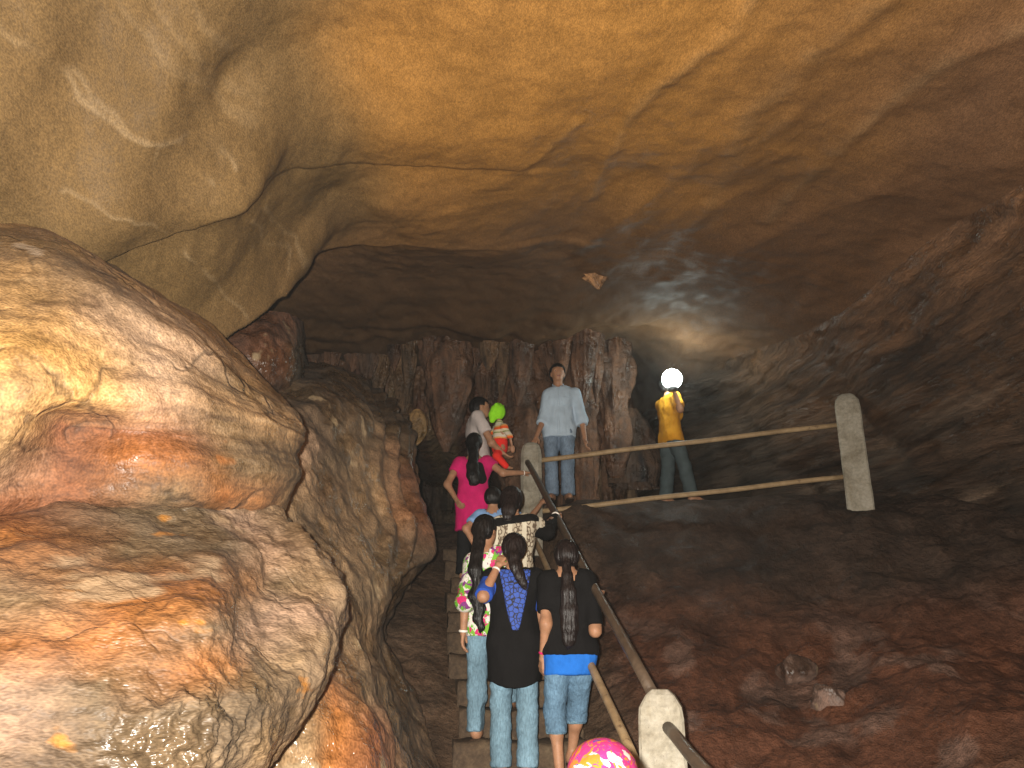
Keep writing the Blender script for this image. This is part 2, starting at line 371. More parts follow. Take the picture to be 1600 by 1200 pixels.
for nm, a, b, m in (('cave_ceiling', 0, k + 1, M_ceil), ('cave_wall', k, ns, M_wall)):
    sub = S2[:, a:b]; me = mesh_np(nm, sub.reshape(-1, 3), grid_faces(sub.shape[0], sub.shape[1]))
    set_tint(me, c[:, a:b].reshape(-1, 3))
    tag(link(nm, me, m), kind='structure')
# the end wall far behind, and the wall that closes the left side
def patch(name, rows, mat, nr, nc, amp=(.05, 1.2), fine=(.012, 6), rid=None, flip=False, seed=0.0, thick=None, fn=None):
    """smooth surface through a net of surveyed points (pixel, pixel, distance, colour), roughened along its normals"""
    C = np.array([[P(*p[:3]) if len(p) < 5 else np.array(p[:3]) for p in r] for r in rows])
    T = np.array([[p[3] for p in r] for r in rows], float)
    n, m = C.shape[:2]
    Wr, Wc = cr_weights(n, nr), cr_weights(m, nc)
    S = np.einsum('ai,ijk,bj->abk', Wr, C, Wc)
    Nn = grid_normals(S)
    if flip: Nn = -Nn
    d = amp[0] * fbm(S * amp[1] + seed, 5) + fine[0] * fbm(S * fine[1] + seed + 3, 5)
    if rid: d = d + rid[0] * (ridge(S * np.array(rid[1]) + seed, 4) - .9)
    gu, gv = np.meshgrid(np.linspace(0, m - 1, nc), np.linspace(0, n - 1, nr))
    if fn: d = d + fn(S, gu, gv)
    S2 = S + Nn * d[..., None]
    wu = gu + .35 * fbm(S * 2.2 + seed + 50, 4); wv_ = gv + .35 * fbm(S * 2.2 + seed + 80, 4)
    iu = np.clip(np.floor(wu).astype(int), 0, m - 2); iv = np.clip(np.floor(wv_).astype(int), 0, n - 2)
    fu = np.clip(wu - iu, 0, 1)[..., None]; fv = np.clip(wv_ - iv, 0, 1)[..., None]
    col = (T[iv, iu] * (1 - fu) + T[iv, iu + 1] * fu) * (1 - fv) + (T[iv + 1, iu] * (1 - fu) + T[iv + 1, iu + 1] * fu) * fv
    me = mesh_np(name, S2.reshape(-1, 3), grid_faces(nr, nc, flip))
    set_tint(me, col.reshape(-1, 3))
    uv = me.uv_layers.new(name='flow')
    li = np.empty(len(me.loops), np.int32); me.loops.foreach_get('vertex_index', li)
    uvc = np.stack([gu.ravel(), gv.ravel()], 1)[li].astype(np.float32); uv.data.foreach_set('uv', uvc.ravel())
    return link(name, me, mat)

# ---- banded cream flowstone boulder, upper left
_k = .62
CR, WH, YE, GR, RE, OR, GB, DB, TN, PK = (tuple(_k * q * h_ for q, h_ in zip(c, (.98, .86, .72))) for c in ((.30, .22, .125), (.34, .28, .24), (.31, .215, .095), (.135, .105, .07), (.17, .080, .045), (.24, .105, .035), (.115, .088, .058), (.075, .052, .034), (.22, .16, .10), (.25, .18, .14)))
rows = [
 [(-420,330,4.3,TN),(-120,350,4.3,TN),(60,362,4.4,TN),(200,425,4.5,TN),(310,505,4.6,TN),(395,580,4.7,TN),(445,640,4.8,GR),(440,660,5.0,GR)],
 [(-420,330,3.3,TN),(-120,345,3.35,TN),(60,365,3.5,TN),(190,432,3.65,TN),(305,508,3.8,TN),(395,585,4.0,TN),(452,640,4.2,GR),(450,668,4.7,GR)],
 [(-420,360,2.9,GB),(-120,368,2.95,GB),(60,392,3.05,GB),(180,450,3.2,GR),(290,520,3.4,WH),(385,598,3.7,GR),(462,655,4.05,GR),(456,678,4.6,GR)],
 [(-420,430,2.62,CR),(-120,430,2.68,CR),(50,450,2.8,CR),(165,492,2.95,WH),(270,545,3.2,WH),(370,615,3.5,GR),(466,664,3.98,TN),(460,688,4.6,GR)],
 [(-420,520,2.5,YE),(-120,520,2.55,YE),(40,530,2.65,YE),(150,558,2.85,CR),(260,590,3.1,WH),(368,636,3.42,TN),(467,674,3.92,GR),(458,700,4.6,GR)],
 [(-420,610,2.42,CR),(-120,610,2.48,CR),(20,622,2.6,CR),(120,632,2.82,YE),(245,640,3.06,PK),(365,664,3.38,GR),(465,692,3.88,TN),(450,710,4.6,GR)],
 [(-420,690,2.46,YE),(-120,690,2.5,CR),(10,690,2.64,CR),(110,662,2.98,RE),(240,680,3.1,RE),(365,700,3.36,GR),(462,716,3.86,GR),(448,725,4.6,GR)],
 [(-420,770,2.5,RE),(-120,765,2.56,RE),(0,748,2.74,PK),(110,722,2.98,RE),(240,722,3.06,OR),(365,735,3.33,GR),(464,742,3.84,GR),(440,750,4.6,GR)],
 [(-420,850,2.6,RE),(-120,830,2.66,RE),(0,800,2.82,RE),(110,785,2.98,RE),(240,768,3.08,GR),(362,772,3.36,OR),(440,778,3.86,TN),(420,780,4.6,GR)],
 [(-420,950,2.9,RE),(-120,920,3.0,RE),(0,880,3.1,RE),(110,850,3.2,RE),(240,822,3.3,GR),(350,815,3.55,GR),(420,812,4.0,TN),(400,810,4.7,GR)],
]
rows = [[(p[0], p[1], p[2], tuple((1.6 if i_ < 6 else 1.25) * q for q in p[3])) for p in r] for i_, r in enumerate(rows)]
M_flow = rock_mat('flowstone', fine=30, wet=.3, contrast=.2, bump=.45, coarse=2.4, spec=.4, bands=2.2, grain=.8, crack=.55, crack_scale=1.3, spots=[((.32,.25,.185), 2.1, .68, 4.0), ((.22,.085,.025), 2.6, .68, 9.0)])
def fl_ledges(S, gu, gv):
    wob = .35 * fbm(S * 1.3 + 6, 3)
    return .030 * pnoise(np.stack([gv * 1.3 + wob, gu * .25, 0 * gv + .5], -1)) + .008 * pnoise(np.stack([gv * 3.1 + wob * 2, gu * .3, 0 * gv + 5.5], -1))
o = patch('flowstone_boulder', rows, M_flow, 300, 330, amp=(.045, 1.5), fine=(.006, 6), seed=1.3, fn=fl_ledges)
tag(o, 'cream and tan banded flowstone boulder bulging out of the left wall', 'boulder')

# ---- big orange-brown boulder, lower left, with the pale cracked ridge on its right
rows = [
 [(-420,790,2.98,RE),(-120,770,3.03,RE),(40,760,3.08,RE),(180,755,3.18,RE),(300,765,3.33,GB),(380,775,3.53,TN),(428,785,4.00,TN),(425,790,4.60,GB)],
 [(-420,800,2.82,RE),(-120,790,2.84,RE),(40,790,2.94,RE),(180,790,3.12,GB),(300,805,3.32,GB),(375,822,3.53,PK),(436,815,3.75,TN),(428,815,4.50,GB)],
 [(-420,880,2.59,RE),(-120,870,2.59,OR),(40,865,2.66,OR),(180,860,2.84,GB),(320,865,3.09,GB),(400,870,3.39,PK),(480,862,3.70,TN),(470,862,4.40,GB)],
 [(-420,960,2.38,OR),(-120,955,2.38,TN),(40,945,2.44,TN),(180,930,2.60,OR),(330,925,2.75,OR),(405,925,3.25,GB),(520,915,3.60,TN),(505,915,4.30,GB)],
 [(-420,1040,2.25,GB),(-120,1035,2.25,OR),(40,1020,2.32,OR),(180,1000,2.46,OR),(330,985,2.61,GB),(402,985,3.06,PK),(528,965,3.50,PK),(512,968,4.20,GB)],
 [(-420,1110,2.18,GB),(-120,1105,2.18,TN),(40,1085,2.25,PK),(180,1060,2.37,GB),(320,1050,2.55,OR),(405,1045,2.87,GB),(512,1022,3.35,TN),(495,1030,4.00,GB)],
 [(-420,1190,2.18,GB),(-120,1180,2.18,GB),(40,1150,2.24,PK),(180,1125,2.32,GB),(310,1110,2.46,GB),(400,1105,2.74,GB),(490,1085,3.20,TN),(470,1092,3.80,GB)],
 [(-420,1290,2.24,GB),(-120,1270,2.24,GB),(40,1240,2.30,GB),(180,1210,2.34,GB),(300,1190,2.44,GB),(370,1180,2.67,GB),(445,1150,3.10,TN),(430,1160,3.70,GB)],
 [(-420,1400,2.30,GB),(-120,1380,2.30,GB),(40,1350,2.36,GB),(170,1320,2.40,GB),(280,1290,2.50,GB),(340,1270,2.70,GB),(400,1215,3.00,TN),(385,1230,3.60,GB)],
 [(-420,1600,2.50,GB),(-120,1560,2.50,GB),(40,1540,2.50,GB),(150,1500,2.55,GB),(240,1460,2.60,GB),(300,1430,2.75,GB),(330,1330,3.00,TN),(320,1350,3.60,GB)],
]
rows = [[(p[0], p[1], p[2], tuple((1.0 if j_ < 5 else 1.25) * q for q in p[3])) for j_, p in enumerate(r)] for r in rows]
M_boul = rock_mat('boulder_stone', fine=22, wet=.36, contrast=.36, bump=.5, coarse=2.4, spec=.35, crack=.2, crack_scale=2.1, stretch=(.7, 1, 1.8), rot=(0, R(12), 0), spots=[((.18,.122,.072), 1.7, .57, 2.0), ((.26,.105,.014), 3.4, .66, 7.0)])
def crin(S, gu, gv):
    m = smooth(1.1, .3, np.hypot((gu - 4.0) / 1.5, (gv - 6.4) / 1.5)); return m * .028 * ridge(S * 9, 4) + .02 * ridge(S * 2.7 + 4, 4) * smooth(2.5, 5, gu)
o = patch('rock_outcrop', rows, M_boul, 300, 330, amp=(.05, 1.4), fine=(.020, 6), seed=4.7, fn=crin)
tag(o, 'orange stained wet boulder with pale cracked ridge filling the lower left corner', 'boulder')

# ---- the tall brown mound behind, beside the stairs
rows = [
 [(250,560,8.4,DB),(380,565,8.4,DB),(470,572,8.4,DB),(520,575,8.4,DB),(570,590,8.5,DB),(610,640,8.7,DB),(640,700,9.0,DB)],
 [(250,600,6.6,DB),(380,590,6.7,DB),(470,588,6.9,DB),(520,588,7.1,DB),(572,602,7.4,DB),(622,650,7.8,DB),(640,700,8.6,DB)],
 [(250,650,5.5,TN),(380,635,5.6,TN),(465,628,5.85,GB),(520,630,6.2,DB),(575,650,6.7,GB),(632,690,7.3,DB),(640,720,8.3,DB)],
 [(250,710,5.0,TN),(380,700,5.1,TN),(465,700,5.35,PK),(515,705,5.75,GB),(575,720,6.3,TN),(642,745,7.0,RE),(645,760,8.2,DB)],
 [(250,780,4.75,GB),(400,775,4.9,TN),(470,780,5.1,TN),(520,785,5.5,DB),(585,800,6.1,TN),(660,815,6.8,RE),(655,822,8.0,DB)],
 [(250,850,4.5,GB),(400,850,4.65,GB),(475,855,4.85,GB),(530,860,5.2,TN),(590,870,5.8,GB),(662,868,6.5,DB),(655,870,7.8,DB)],
 [(250,930,4.3,GB),(400,930,4.4,GB),(480,935,4.6,TN),(535,935,4.9,GB),(580,935,5.4,GB),(618,925,6.1,DB),(625,930,7.3,DB)],
 [(250,1020,4.05,GB),(400,1015,4.15,GB),(480,1010,4.3,GB),(535,1005,4.5,GB),(585,1000,4.9,TN),(612,990,5.6,DB),(625,985,6.8,DB)],
 [(250,1110,3.85,GB),(400,1100,3.9,TN),(480,1090,4.0,TN),(545,1080,4.15,OR),(600,1075,4.45,GB),(636,1065,5.1,GB),(655,1050,6.4,DB)],
 [(250,1220,3.65,GB),(400,1200,3.7,TN),(490,1180,3.8,TN),(560,1165,3.92,OR),(620,1155,4.15,RE),(660,1140,4.8,GB),(685,1110,6.0,DB)],
 [(250,1400,3.5,GB),(400,1380,3.55,GB),(490,1340,3.65,GB),(570,1310,3.75,OR),(640,1290,3.95,RE),(690,1250,4.6,GB),(720,1200,5.6,DB)],
 [(250,1600,3.4,GB),(400,1580,3.45,GB),(490,1540,3.5,GB),(570,1510,3.6,GB),(650,1480,3.8,RE),(710,1420,4.4,GB),(750,1330,5.3,DB)],
]
rows = rows[:7] + [[(p[0] - dx * min(1, max(0, (p[0] - 440) / 100)), *p[1:]) for p in r] for r, dx in zip(rows[7:], (22, 28, 34, 40, 40))]
rows = [[(*p[:3], tuple(1.75 * q for q in p[3])) for p in r] for r in rows]
M_mound = rock_mat('mound_stone', fine=17, wet=.40, contrast=.5, bump=.75, coarse=2.6, spec=.5, stretch=(1, 1, .6), bump_scale=1.1, spots=[((.30,.22,.13), 3.2, .63, 3.0)])
def flutes(S, gu, gv):
    m = smooth(3.6, 5, gu) * smooth(6.4, 4.5, gv)
    return m * .05 * np.sin(gu * 17 + 3 * fbm(S * .8, 3)) + .03 * ridge(S * np.array([1.8, 1.8, .7]) + 2, 3) - .02
o = patch('rock_mound', rows, M_mound, 320, 240, amp=(.09, 1.1), fine=(.02, 4.5), seed=8.1, fn=flutes)
tag(o, 'tall brown rock mound with fluted side rising left of the stairs', 'boulder')

# ---- reddish block wedged under the ceiling lip
rows = [
 [(300,470,6.4,RE),(380,480,6.2,RE),(440,490,6.2,RE),(468,500,6.8,RE),(470,510,8.5,DB)],
 [(300,530,5.7,RE),(370,535,5.7,RE),(430,535,5.9,RE),(470,545,6.4,GB),(474,550,8.4,DB)],
 [(300,590,5.6,RE),(370,585,5.7,DB),(430,580,5.9,RE),(472,585,6.4,GB),(476,590,8.4,DB)],
 [(300,660,5.8,DB),(370,640,5.9,DB),(430,625,6.1,DB),(462,620,6.5,DB),(470,625,8.4,DB)],
 [(300,720,6.6,DB),(370,700,6.6,DB),(430,680,6.6,DB),(460,665,6.9,DB),(470,660,8.4,DB)],
]
o = patch('wedged_rock', rows, M_mound, 120, 110, amp=(.06, 1.5), fine=(.02, 5), seed=2.2)
tag(o, 'reddish brown rock wedged beneath the ceiling lip above the mound', 'boulder')

# ---- back wall with draperies
def back_wall(gx, gz): pass
nx, nz = 420, 200
us = np.linspace(200, 1010, nx); f = np.linspace(0, 1, nz)
V = np.zeros((nz, nx, 3)); colr = np.zeros((nz, nx, 3))
for j, u in enumerate(us):
    yb = np.interp(u, [200, 470, 640, 800, 880, 930, 965, 990, 1010], [9.5, 9.8, 10.3, 10.6, 10.6, 10.75, 11.1, 11.8, 13.2])
    vt = np.interp(u, [200, 1010], [440, 440]); vb = np.interp(u, [200, 500, 640, 700, 745, 790, 1010], [800, 800, 800, 800, 800, 810, 810])
    for i, ff in enumerate(f):
        V[i, j] = P(u, vt + (vb - vt) * ff, yb)
fl_ = np.stack([V[..., 0] * 1.9, V[..., 1] * .2, V[..., 2] * .32], -1)
depth = .34 * np.abs(fbm(fl_, 3)) + .16 * np.abs(fbm(fl_ * 2.7 + 9, 3)) + .12 * fbm(V * 1.5, 4) + .035 * fbm(V * 7, 4)
gap = smooth(.05, .3, ff) * 0
zrel = f[:, None] + 0 * us[None, :]
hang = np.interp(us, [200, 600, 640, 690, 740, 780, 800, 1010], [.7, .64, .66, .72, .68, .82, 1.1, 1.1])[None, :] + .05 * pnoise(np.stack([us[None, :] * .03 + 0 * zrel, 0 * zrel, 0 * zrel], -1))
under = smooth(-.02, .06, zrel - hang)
V[..., 1] += depth - .25 + 2.3 * under
me = mesh_np('cave_wall_back', V.reshape(-1, 3), grid_faces(nz, nx, True))
cw = np.array([.115, .058, .030]) + 0 * V; t1 = fbm(fl_ * 1.6 + 14, 4)[..., None]; lt = smooth(.05, .5, t1[..., 0])[..., None]
cw = cw * (1 - lt) + np.array([.19, .125, .068]) * lt; rd = smooth(.0, -.5, t1[..., 0])[..., None]; cw = cw * (1 - rd) + np.array([.10, .042, .025]) * rd
cw = cw * (1 - .72 * under[..., None])  # shade of the void below the draperies put into the tint
set_tint(me, cw.reshape(-1, 3))
M_drape = rock_mat('dripstone', fine=13, wet=.4, contrast=.42, bump=.9, coarse=3.0, spec=.55, stretch=(1.0, 1.0, .9), bump_scale=2.2)
tag(link('cave_wall', me, M_drape), kind='structure')
# rock that closes the recess at far right and the void below the draperies
V = []
for i, z in enumerate(np.linspace(-1, 6, 60)):
    for x in np.linspace(-7, 8, 120): V.append((x, 13.2, z))
V = np.array(V).reshape(60, 120, 3); V[..., 1] += .5 * fbm(V * .6, 4)
me = mesh_np('cave_wall_end', V.reshape(-1, 3), grid_faces(60, 120)); set_tint(me, (.05, .036, .026)); tag(link('cave_wall', me, M_wall), kind='structure')
V = []
for i, z in enumerate(np.linspace(-2.2, 4.2, 60)):
    for y in np.linspace(-4, 14, 140): V.append((-3.9, y, z))
V = np.array(V).reshape(60, 140, 3); V[..., 0] += .3 * fbm(V * .7 + 9, 4)
me = mesh_np('cave_wall_left', V.reshape(-1, 3), grid_faces(60, 140)); set_tint(me, (.12, .08, .05)); tag(link('cave_wall', me, M_wall), kind='structure')
# ================================================================== stairs, railing, stalactites, stones
def box_mesh(name, size, bev=.01, seg=2):
    import bmesh
    bm = bmesh.new(); bmesh.ops.create_cube(bm, size=1)
    for v in bm.verts: v.co = Vector((v.co.x * size[0], v.co.y * size[1], v.co.z * size[2]))
    if bev: bmesh.ops.bevel(bm, geom=bm.edges[:], offset=bev, segments=seg, affect='EDGES')
    me = bpy.data.meshes.new(name); bm.to_mesh(me); bm.free(); return me
s = NT('step_stone'); ob = s.tc.outputs['Object']
n1 = s.noise(ob, 6, 6, .65); n2 = s.noise(ob, 40, 4, .6)
c = s.ramp(n1, [(.28, (.035, .023, .016)), (.5, (.085, .056, .034)), (.72, (.13, .092, .055))])
c = s.mix(1.0, c, s.ramp(n2, [(.3, .7), (.7, 1.25)]), 'MULTIPLY')
M_step = s.set(Base_Color=c, Roughness=.85, Specular_IOR_Level=.3, Normal=s.bump(s.math('ADD', n1, s.math('MULTIPLY', n2, .4)), .8, .02))
stairs = empty('staircase', (rail_x(4.2) - .5, 4.2, -1.55))
tag(stairs, 'worn stone steps climbing between the brown mound and the handrail', 'staircase')
bpy.context.view_layer.update()
rs = random.Random(5)
SY0, RUN, RISE = 4.30, .3167, .19
for i in range(15):
    y0 = SY0 + RUN * i; zt = stair_z(y0 + .16)
    wdt = .95 + rs.uniform(-.06, .06)
    nxs, nzs = 22, 16                                         # worn block: rounded, chipped front and top
    sec = [(-.03, -.30), (-.005, -.24), (0, -.16), (0, -.08), (.004, -.03), (.018, -.008), (.05, 0), (.12, .002), (.20, 0), (.30, .003), (.46, 0), (.47, -.30)]
    V = np.array([[((k / nxs) - .5) * wdt, q0, q1] for k in range(nxs + 1) for q0, q1 in sec]).reshape(nxs + 1, len(sec), 3); V[..., 1] -= (RUN + .14) / 2; V[..., 2] += .15
    V += .022 * np.stack([fbm(V * 5 + i * 3.1 + q, 4) for q in (0, 20, 40)], -1); wear = np.exp(-((np.linspace(-1, 1, nxs + 1) - .1) / .55)**2)[:, None]; V[..., 2] -= .018 * wear * np.array([1 if q1 > -.1 else 0 for q0, q1 in sec])[None, :]
    V[0, :, 0] = V[1, :, 0] - .015; V[-1, :, 0] = V[-2, :, 0] + .015; V = np.concatenate([V[:1] * 1.0, V, V[-1:] * 1.0]); V[0, :, 2] = -.15; V[-1, :, 2] = -.15
    me = mesh_np('step', V.reshape(-1, 3), grid_faces(nxs + 3, len(sec)))
    o = link('step', me, M_step, stairs)
    cx = rail_x(y0) - .49 + rs.uniform(-.02, .02)
    o.location = Vector((cx, y0 + RUN / 2 + .07, zt - .15)) - stairs.location
    o.rotation_euler = (0, 0, R(7 + rs.uniform(-2, 2)))

# ---- railing: three concrete posts, five pipes
s = NT('post_concrete'); ob = s.tc.outputs['Object']
n1 = s.noise(ob, 5, 7, .68, .4); n2 = s.noise(ob, 38, 4, .6); vz = s.n('ShaderNodeSeparateXYZ'); s.l(ob, vz.inputs[0])
c = s.ramp(n1, [(.28, (.16, .135, .095)), (.5, (.29, .265, .21)), (.72, (.38, .355, .30))])
c = s.mix(1.0, c, s.ramp(n2, [(.3, .78), (.7, 1.15)]), 'MULTIPLY')
sp = s.noise(ob, 85, 2, .5); c = s.mix(s.ramp(sp, [(.70, 0), (.74, .7)]), c, (.10, .07, .05))
st = s.noise(s.mapping((9, 9, 1.4)), 1.3, 5, .6); c = s.mix(s.ramp(st, [(.56, 0), (.72, .65)]), c, (.17, .135, .075))
M_post = s.set(Base_Color=c, Roughness=.9, Specular_IOR_Level=.25, Normal=s.bump(s.math('ADD', n1, n2), .5, .01))
s = NT('handrail_brown_paint'); ob = s.tc.outputs['Object']; n1 = s.noise(ob, 14, 6, .65)
c = s.ramp(n1, [(.3, (.05, .034, .024)), (.6, (.085, .058, .038)), (.75, (.12, .085, .058))])
c = s.mix(s.ramp(s.noise(ob, 19, 5, .7), [(.60, 0), (.66, .5)]), c, (.12, .09, .065)); M_dark = s.set(Base_Color=c, Roughness=s.ramp(n1, [(.3, .3), (.7, .6)]), Specular_IOR_Level=.5, Normal=s.bump(s.noise(ob, 70, 3), .2, .003))
s = NT('rail_tan_paint'); ob = s.tc.outputs['Object']; n1 = s.noise(ob, 10, 6, .65)
c = s.ramp(n1, [(.3, (.22, .145, .075)), (.55, (.34, .235, .125)), (.72, (.40, .29, .17))])
c = s.mix(s.ramp(s.noise(ob, 23, 5, .7), [(.60, 0), (.66, .85)]), c, (.11, .06, .03)); M_tan = s.set(Base_Color=c, Roughness=.6, Specular_IOR_Level=.4, Normal=s.bump(s.noise(ob, 50, 4), .25, .003))
def pipe(name, pts, r, mat, parent, n=14):
    pts = [Vector(p) for p in pts]; V, F = [], []
    for i, p in enumerate(pts):
        d = (pts[min(i + 1, len(pts) - 1)] - pts[max(i - 1, 0)]).normalized()
        a = d.orthogonal().normalized() if abs(d.z) > .9 else d.cross(Vector((0, 0, 1))).normalized(); b = a.cross(d)
        for k in range(n):
            t = 2 * math.pi * k / n; V.append(p + (a * math.cos(t) + b * math.sin(t)) * r)
    for i in range(len(pts) - 1):
        for k in range(n): F.append((i * n + k, i * n + (k + 1) % n, (i + 1) * n + (k + 1) % n, (i + 1) * n + k))
    F.append(tuple(range(n))[::-1]); F.append(tuple(range((len(pts) - 1) * n, len(pts) * n)))
    me = bpy.data.meshes.new(name); me.from_pydata([v - parent.location for v in V], [], F); me.update()
    o = link(name, me, mat, parent)
    for p_ in me.polygons[-2:]: p_.use_smooth = False
    return o
def post(top, h, wd, rz, lean, parent, chamf=.30, rnd=False):
    """square post tapering to a blunt hipped cap"""
    import bmesh
    bm = bmesh.new(); prof = [(0, 1.04), (h - wd * .62, .97), (h - wd * .36, .90), (h - wd * .12, .62), (h, .36)]
    if rnd: prof = [(0, 1.02), (h - wd * .7, .98), (h - wd * .42, .92), (h - wd * .2, .76), (h - wd * .06, .5), (h, .25)]
    rings = []
    cn = .12 if not rnd else .3
    for z, k in prof:
        a = wd / 2 * k; b = a * (1 - cn)
        rings.append([bm.verts.new((x, y, z - h)) for x, y in ((-b, -a), (b, -a), (a, -b), (a, b), (b, a), (-b, a), (-a, b), (-a, -b))])
    for r0, r1 in zip(rings, rings[1:]):
        for k in range(8): bm.faces.new((r0[k], r0[(k + 1) % 8], r1[(k + 1) % 8], r1[k]))
    bm.faces.new(rings[-1]); bm.faces.new(rings[0][::-1])
    bmesh.ops.subdivide_edges(bm, edges=[e for e in bm.edges if abs(e.verts[0].co.z - e.verts[1].co.z) > .3], cuts=14, use_grid_fill=True)
    me = bpy.data.meshes.new('post'); bm.to_mesh(me); bm.free()
    co = np.empty(len(me.vertices) * 3, np.float32); me.vertices.foreach_get('co', co); co = co.reshape(-1, 3)
    co += (fbm(co * 9 + top[0] * 7, 3) * .0045)[:, None] * np.array([1, 1, .6]); me.vertices.foreach_set('co', co.ravel())
    o = link('post', me, M_post, parent, sm=False)
    o.location = Vector(top) - parent.location; o.rotation_euler = (lean[0], lean[1], rz)
    return o
t_near, t_up, t_right = P(1031, 1077, 4.3), P(830, 692, 8.6), P(1322, 617, 8.42)
rail = empty('railing', (t_near[0], t_near[1], -1.55))
tag(rail, 'railing of rough concrete posts with dark handrail and tan pipes along the stairs', 'railing')
bpy.context.view_layer.update()
post(t_near, 1.55, .225, R(-12), (0, 0), rail)
post(t_up, 1.25, .23, R(-4), (0, 0), rail, rnd=True)
post(t_right, 2.0, .265, R(-24), (0, R(1)), rail)
a, b = P(1018, 1083, 4.36), P(824, 722, 8.52)
def seg(a, b, n=12, sag=0.0):
    a, b = np.array(a), np.array(b); return [a + (b - a) * t + np.array([0, 0, -sag * 4 * t * (1 - t)]) + .004 * np.array([math.sin(9 * t + a[0]), 0, math.cos(13 * t + a[2])]) for t in np.linspace(0, 1, n)]
pipe('handrail', seg(a, b), .030, M_dark, rail)
pipe('rail', seg(P(1003, 1215, 4.36), P(829, 830, 8.5)), .026, M_tan, rail)
pipe('handrail', seg(P(1043, 1138, 4.2), P(1215, 1330, 3.05)), .030, M_dark, rail)
pipe('rail', seg(P(843, 719, 8.6), P(1316, 663, 8.42)), .027, M_tan, rail)
pipe('rail', seg(P(843, 799, 8.6), P(1328, 744, 8.42)), .027, M_tan, rail)

# ---- dripstone bodies hanging from the back of the ceiling
def drip(name, u, v0, v1, y, wpx, label, col, prof, flat=.75, seed=0, flutes_=.10, lean=0, mat=None):
    top = P(u, v0, y); bot = P(u, v1, y); h = top[2] - bot[2]; r = wpx / FPX * (y * 1.02) / 2
    nt_, na = 60, 72
    t = np.linspace(0, 1, nt_)[:, None]; a = np.linspace(0, 2 * math.pi, na + 1)[None, :-1]
    pr = np.interp(t, np.linspace(0, 1, len(prof)), prof)
    fl = np.stack([np.cos(a) * 2.2 + 0 * t, np.sin(a) * 2.2 + 0 * t, t * h * .5 + 0 * a], -1) + seed
    lum = fbm(np.stack([np.cos(a) * 1.1 + 0 * t, np.sin(a) * 1.1 + 0 * t, t * h * 1.9 + 0 * a], -1) + seed * 1.7, 4)
    rr = r * pr * (1 + flutes_ * (2 * np.abs(fbm(fl * 1.6, 3)) - .5) + .05 * fbm(fl * 4, 3) + (.30 if flutes_ > .06 else .06) * lum)
    V = np.stack([rr * np.cos(a) + lean * h * t, rr * np.sin(a) * flat, -t * h + 0 * a], -1)
    i = np.arange(nt_ * na).reshape(nt_, na); j = np.roll(i, -1, 1)
    F = np.stack([i[:-1], i[1:], j[1:], j[:-1]], -1).reshape(-1, 4)
    me = mesh_np(name, V.reshape(-1, 3), F)
    q_ = V * 3 + seed; n_ = fbm(np.stack([q_[..., 0] * 2, q_[..., 1] * 2, q_[..., 2] * .5], -1), 4)[..., None]
    cc = np.array(col) * (1 + .8 * n_); set_tint(me, np.clip(cc, .01, .6).reshape(-1, 3))
    o = link(name, me, mat or M_drape); o.location = top
    tag(o, label, 'stalactite', 'dripstone on the back wall'); return o
RB, LB, DK = (.105, .050, .025), (.13, .074, .036), (.072, .040, .023)
drip('stalactite', 703, 500, 706, 9.6, 78, 'largest rounded dripstone bulb left of the man in the white T-shirt', RB, [.62, .75, .92, 1.0, .98, .92, .8, .62, .4, .1], seed=1)
drip('stalactite', 652, 640, 697, 9.5, 36, 'small egg shaped pale dripstone knob low beside the big bulb', (.36, .21, .08), [.3, .75, .95, 1, 1, .95, .8, .5, .1], seed=5, flutes_=.05)
drip('stalactite', 637, 500, 672, 9.9, 46, 'narrow knobbly dripstone just left of the big bulb', LB, [1.1, .9, .8, .75, .8, .7, .6, .45, .3, .12], seed=9, flutes_=.2)
drip('stalactite', 592, 495, 640, 9.9, 62, 'broad pale dripstone fold nearest the brown mound', LB, [1.2, 1.1, 1.0, .9, .85, .75, .6, .4, .1], seed=12, flutes_=.16)
drip('stalactite', 762, 495, 650, 10.0, 52, 'brown dripstone fold behind the man holding the child', RB, [1.1, 1.0, .9, .85, .8, .7, .6, .5, .4], seed=15, flutes_=.2)
drip('stalactite', 818, 495, 800, 10.1, 84, 'wide fluted dripstone column behind the middle post', RB, [1.2, 1.0, .9, .9, 1.0, 1.05, 1.0, .9, .85, .8], seed=19, flutes_=.16)
drip('stalactite', 900, 495, 800, 10.1, 70, 'fluted dripstone column behind the man in the pale shirt', RB, [1.25, 1.1, 1.0, .9, .85, .85, .8, .8, .8, .85], seed=23, flutes_=.2)
drip('stalactite', 952, 500, 745, 10.1, 66, 'rounded dripstone ending nearest the lamp', RB, [1.0, 1.15, 1.1, .95, .8, .75, .7, .55, .35], seed=27, flutes_=.18)
drip('stalactite', 985, 640, 760, 10.5, 70, 'low dark dripstone stump left of the lamp carrier', DK, [.3, .7, .9, 1.0, 1.05, 1.1, 1.1], seed=31, flutes_=.2)
rd_ = random.Random(11)
WHERE = ['just right of the wedged rock', 'above the brown mound', 'above the mound crest', 'left of the pale broad fold', 'right of the pale broad fold', 'over the egg shaped knob', 'left of the largest bulb', 'right of the largest bulb', 'above the man carrying the child', 'above the child in the lime hat', 'above the middle concrete post', 'left above the man in pale blue', 'right above the man in pale blue', 'right of the man in pale blue', 'left of the lamp', 'nearest the lamp']
for k_ in range(16):
    u_ = 500 + k_ * 29 + rd_.uniform(-9, 9)
    drip('stalactite', u_, 505, rd_.uniform(575, 640), rd_.uniform(9.5, 9.85), rd_.uniform(18, 44), 'small knobbly dripstone on top of the back wall ' + WHERE[k_], rd_.choice([RB, LB, DK]), [1.5, 1.3, 1.1, 1.0, .95, .85, .65, .4, .12], seed=50 + k_ * 3, flutes_=.2, lean=rd_.uniform(-.08, .08))
